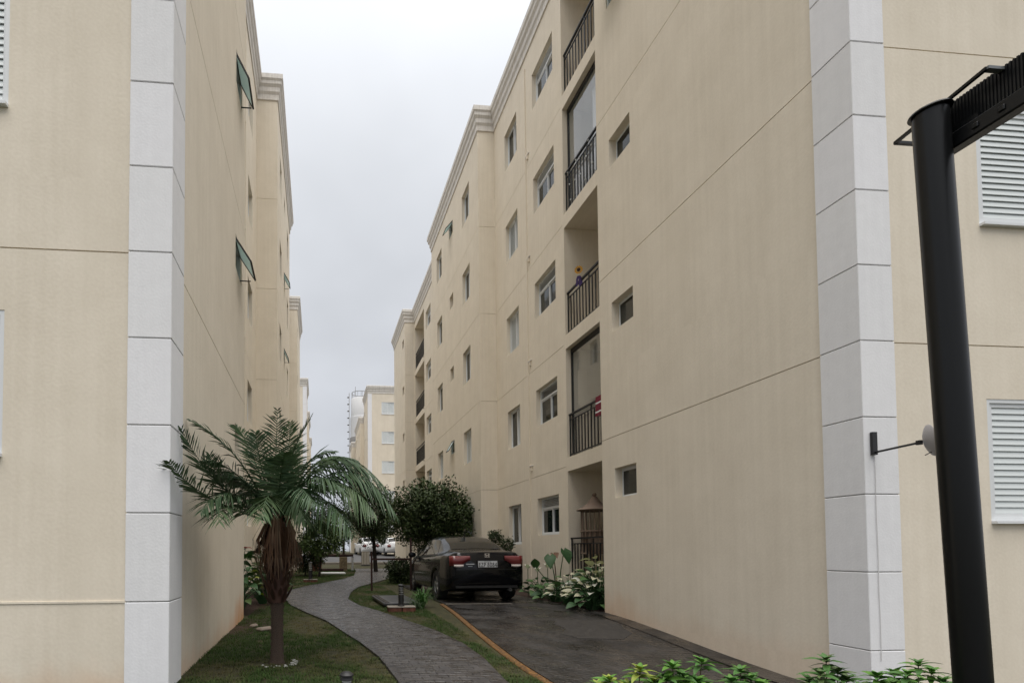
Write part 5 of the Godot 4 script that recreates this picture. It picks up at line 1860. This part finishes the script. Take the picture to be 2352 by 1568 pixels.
func make_foreground_shrubs():
	var leaf_a := ovate_mesh(0.078, 0.0135, 0.35)
	var leaf_b := ovate_mesh(0.066, 0.0155, 0.2)
	# each plant: root spot, label, materials, sprig tips (x, y, d)
	var plants := [
		[Vector2(1.56, 2.45), "yellow green leafy shrub, first from the walk at the bottom of the view", [M.sprig3, M.sprig, M.sprig3, M.sprig], [[1.457, 0.468, 2.419], [1.421, 0.430, 2.455], [1.630, 0.511, 2.434], [1.577, 0.428, 2.462], [1.719, 0.442, 2.465]]],
		[Vector2(1.86, 2.45), "bright green leafy shrub with the tallest bare twig, second along the bottom", [M.sprig, M.sprig, M.sprig2], [[1.778, 0.531, 2.398], [1.737, 0.475, 2.392], [2.009, 0.529, 2.490], [1.922, 0.453, 2.421], [1.850, 0.477, 2.418]]],
		[Vector2(2.24, 2.45), "mid green leafy shrub before the foot of the right wall", [M.sprig2, M.sprig, M.sprig2], [[2.239, 0.474, 2.509], [2.134, 0.437, 2.446], [2.283, 0.439, 2.490], [2.291, 0.415, 2.447]]],
		[Vector2(2.69, 2.45), "tall dark green leafy shrub before the white corner blocks", [M.sprig2, M.sprig2, M.bush_light], [[2.692, 0.532, 2.467], [2.594, 0.474, 2.408], [2.757, 0.468, 2.466], [2.622, 0.419, 2.494], [2.791, 0.429, 2.453]]],
		[Vector2(3.17, 2.45), "fresh green leafy shrub close against the black post", [M.sprig, M.sprig2, M.sprig], [[3.000, 0.437, 2.479], [3.237, 0.499, 2.471], [3.077, 0.466, 2.398], [3.327, 0.453, 2.481], [3.078, 0.393, 2.461], [3.316, 0.415, 2.426]]],
	]
	for pl in plants:
		var g0 := gy(pl[0].x, pl[0].y)
		var t := thing("leafy_shrub", pl[1], "shrub", W(pl[0].x, g0, pl[0].y), "foreground shrubs along the bottom of the view")
		var idx := 0
		var tips: Array = pl[3].duplicate()
		for k in 9:     # lower filler shoots
			var s0: Array = pl[3][k % pl[3].size()]
			tips.append([s0[0] + rng.randf_range(-0.11, 0.11), s0[1] - rng.randf_range(0.06, 0.24), s0[2] + rng.randf_range(-0.14, 0.10)])
		for tp in tips:
			var tip := Vector3(tp[0] - pl[0].x, tp[1] - g0 - 0.02, -(tp[2] - pl[0].y))
			var foot := Vector3(rng.randf_range(-0.04, 0.04), -0.02, rng.randf_range(-0.04, 0.04))
			var ctrl := Vector3(tip.x * 0.7, tip.y * 0.55, tip.z * 0.7)
			var stw := begin(true)
			var pp := []
			var rr := []
			for q in 7:
				pp.append(bez(foot, ctrl, tip, q / 6.0))
				rr.append(lerpf(0.006, 0.0022, q / 6.0))
			add_tube(stw, pp, rr, 6)
			put("twig", stw, M.twig, t)
			var dir := (tip - ctrl).normalized()
			var long: bool = idx == 2 and pl[1].begins_with("bright")
			var mats: Array = pl[2]
			# whorl at the tip, then opposite pairs down the twig
			for w in 3:
				var cnt := 6 if w < 2 else 4
				for q in cnt:
					var a := TAU * q / cnt + w * 0.5 + rng.randf_range(-0.2, 0.2)
					var up: float = [1.0, 0.42, -0.02][w] + rng.randf_range(-0.12, 0.12)
					var d := Vector3(cos(a), up, sin(a))
					inst("leaf", leaf_a if w else leaf_b, mats[rng.randi() % mats.size()], t, Transform3D(aim(d, rng.randf_range(-0.3, 0.3)).scaled(Vector3.ONE * rng.randf_range(0.9, 1.35) * [0.7, 1.0, 0.95][w]), tip - dir * w * 0.012))
			for w in (1 if long else 5):
				var u := 0.92 - w * 0.085
				var p := bez(foot, ctrl, tip, u)
				for q in 2:
					var a := PI * q + w * 1.4 + rng.randf_range(-0.3, 0.3)
					inst("leaf", leaf_a, mats[rng.randi() % mats.size()], t, Transform3D(aim(Vector3(cos(a), 0.25, sin(a)), rng.randf_range(-0.4, 0.4)).scaled(Vector3.ONE * rng.randf_range(0.95, 1.35)), p))
			idx += 1

# ------------------------------------------------------------------ lawn
func make_grass():
	var lv := Leaves.new()
	for i in 5:
		var a := i * 1.3
		var out := Vector3(cos(a), 0, sin(a))
		lv.blade(out * 0.012, (out * 0.55 + Vector3.UP).normalized(), Vector3(-sin(a), 0, cos(a)), 0.040 + 0.008 * (i % 3), 0.0022, 0.012, Color.WHITE)
	var mesh := lv.mesh()
	var gm := leaf_mat(1, 1, 1)
	gm.albedo_color = Color.WHITE
	gm.backlight = lin(0.3, 0.3, 0.15)
	gm.roughness = 0.8
	var pathp := outline(path_l, path_r)
	var drivep := outline(drive_l, drive_r)
	var fn := FastNoiseLite.new()
	fn.seed = 77
	fn.frequency = 0.55
	fn.fractal_octaves = 4
	var xf := []
	var cols := []
	for i in 150000:
		var d := 2.6 + pow(rng.randf(), 1.9) * 27.0
		var x := rng.randf_range(-4.5, 4.9)
		var p := Vector2(x, d)
		if d > 4.05 and d < 8.3 and x < -1.22: continue
		if d > 8.3 and x < -1.15: continue
		if x > 2.0 and d < 15.8: continue
		if d > 15.8 and x > 4.9: continue
		if d < 4.1 and x < -1.0 and d < 3.0: continue
		if Geometry2D.is_point_in_polygon(p, pathp) or Geometry2D.is_point_in_polygon(p, drivep): continue
		var dry := fn.get_noise_2d(x * 1.3, d)
		if dry > 0.22 and rng.randf() < 0.6: continue
		var s := rng.randf_range(0.6, 1.15) * (0.75 if dry > 0.05 else 1.0)
		xf.append(Transform3D(Basis(Vector3.UP, rng.randf() * TAU).scaled(Vector3(1.2, s, 1.2)), W(x, gy(x, d), d)))
		var green := Color(0.036, 0.075, 0.014)
		var brown := Color(0.095, 0.072, 0.028)
		var c := green.lerp(brown, clampf(0.18 + dry * 1.2 + rng.randf_range(-0.25, 0.25), 0.0, 1.0)) * rng.randf_range(0.7, 1.25)
		c.a = 1.0
		cols.append(c)
	var mm := MultiMesh.new()
	mm.transform_format = MultiMesh.TRANSFORM_3D
	mm.use_colors = true
	mm.mesh = mesh
	mm.instance_count = xf.size()
	for i in xf.size():
		mm.set_instance_transform(i, xf[i])
		mm.set_instance_color(i, cols[i])
	var o := MultiMeshInstance3D.new()
	o.name = "lawn_grass"
	o.multimesh = mm
	o.material_override = gm
	tag(o, "short patchy green and straw coloured lawn grass on both sides of the walk", "grass")
	o.set_meta("kind", "stuff")
	add_child(o, true)
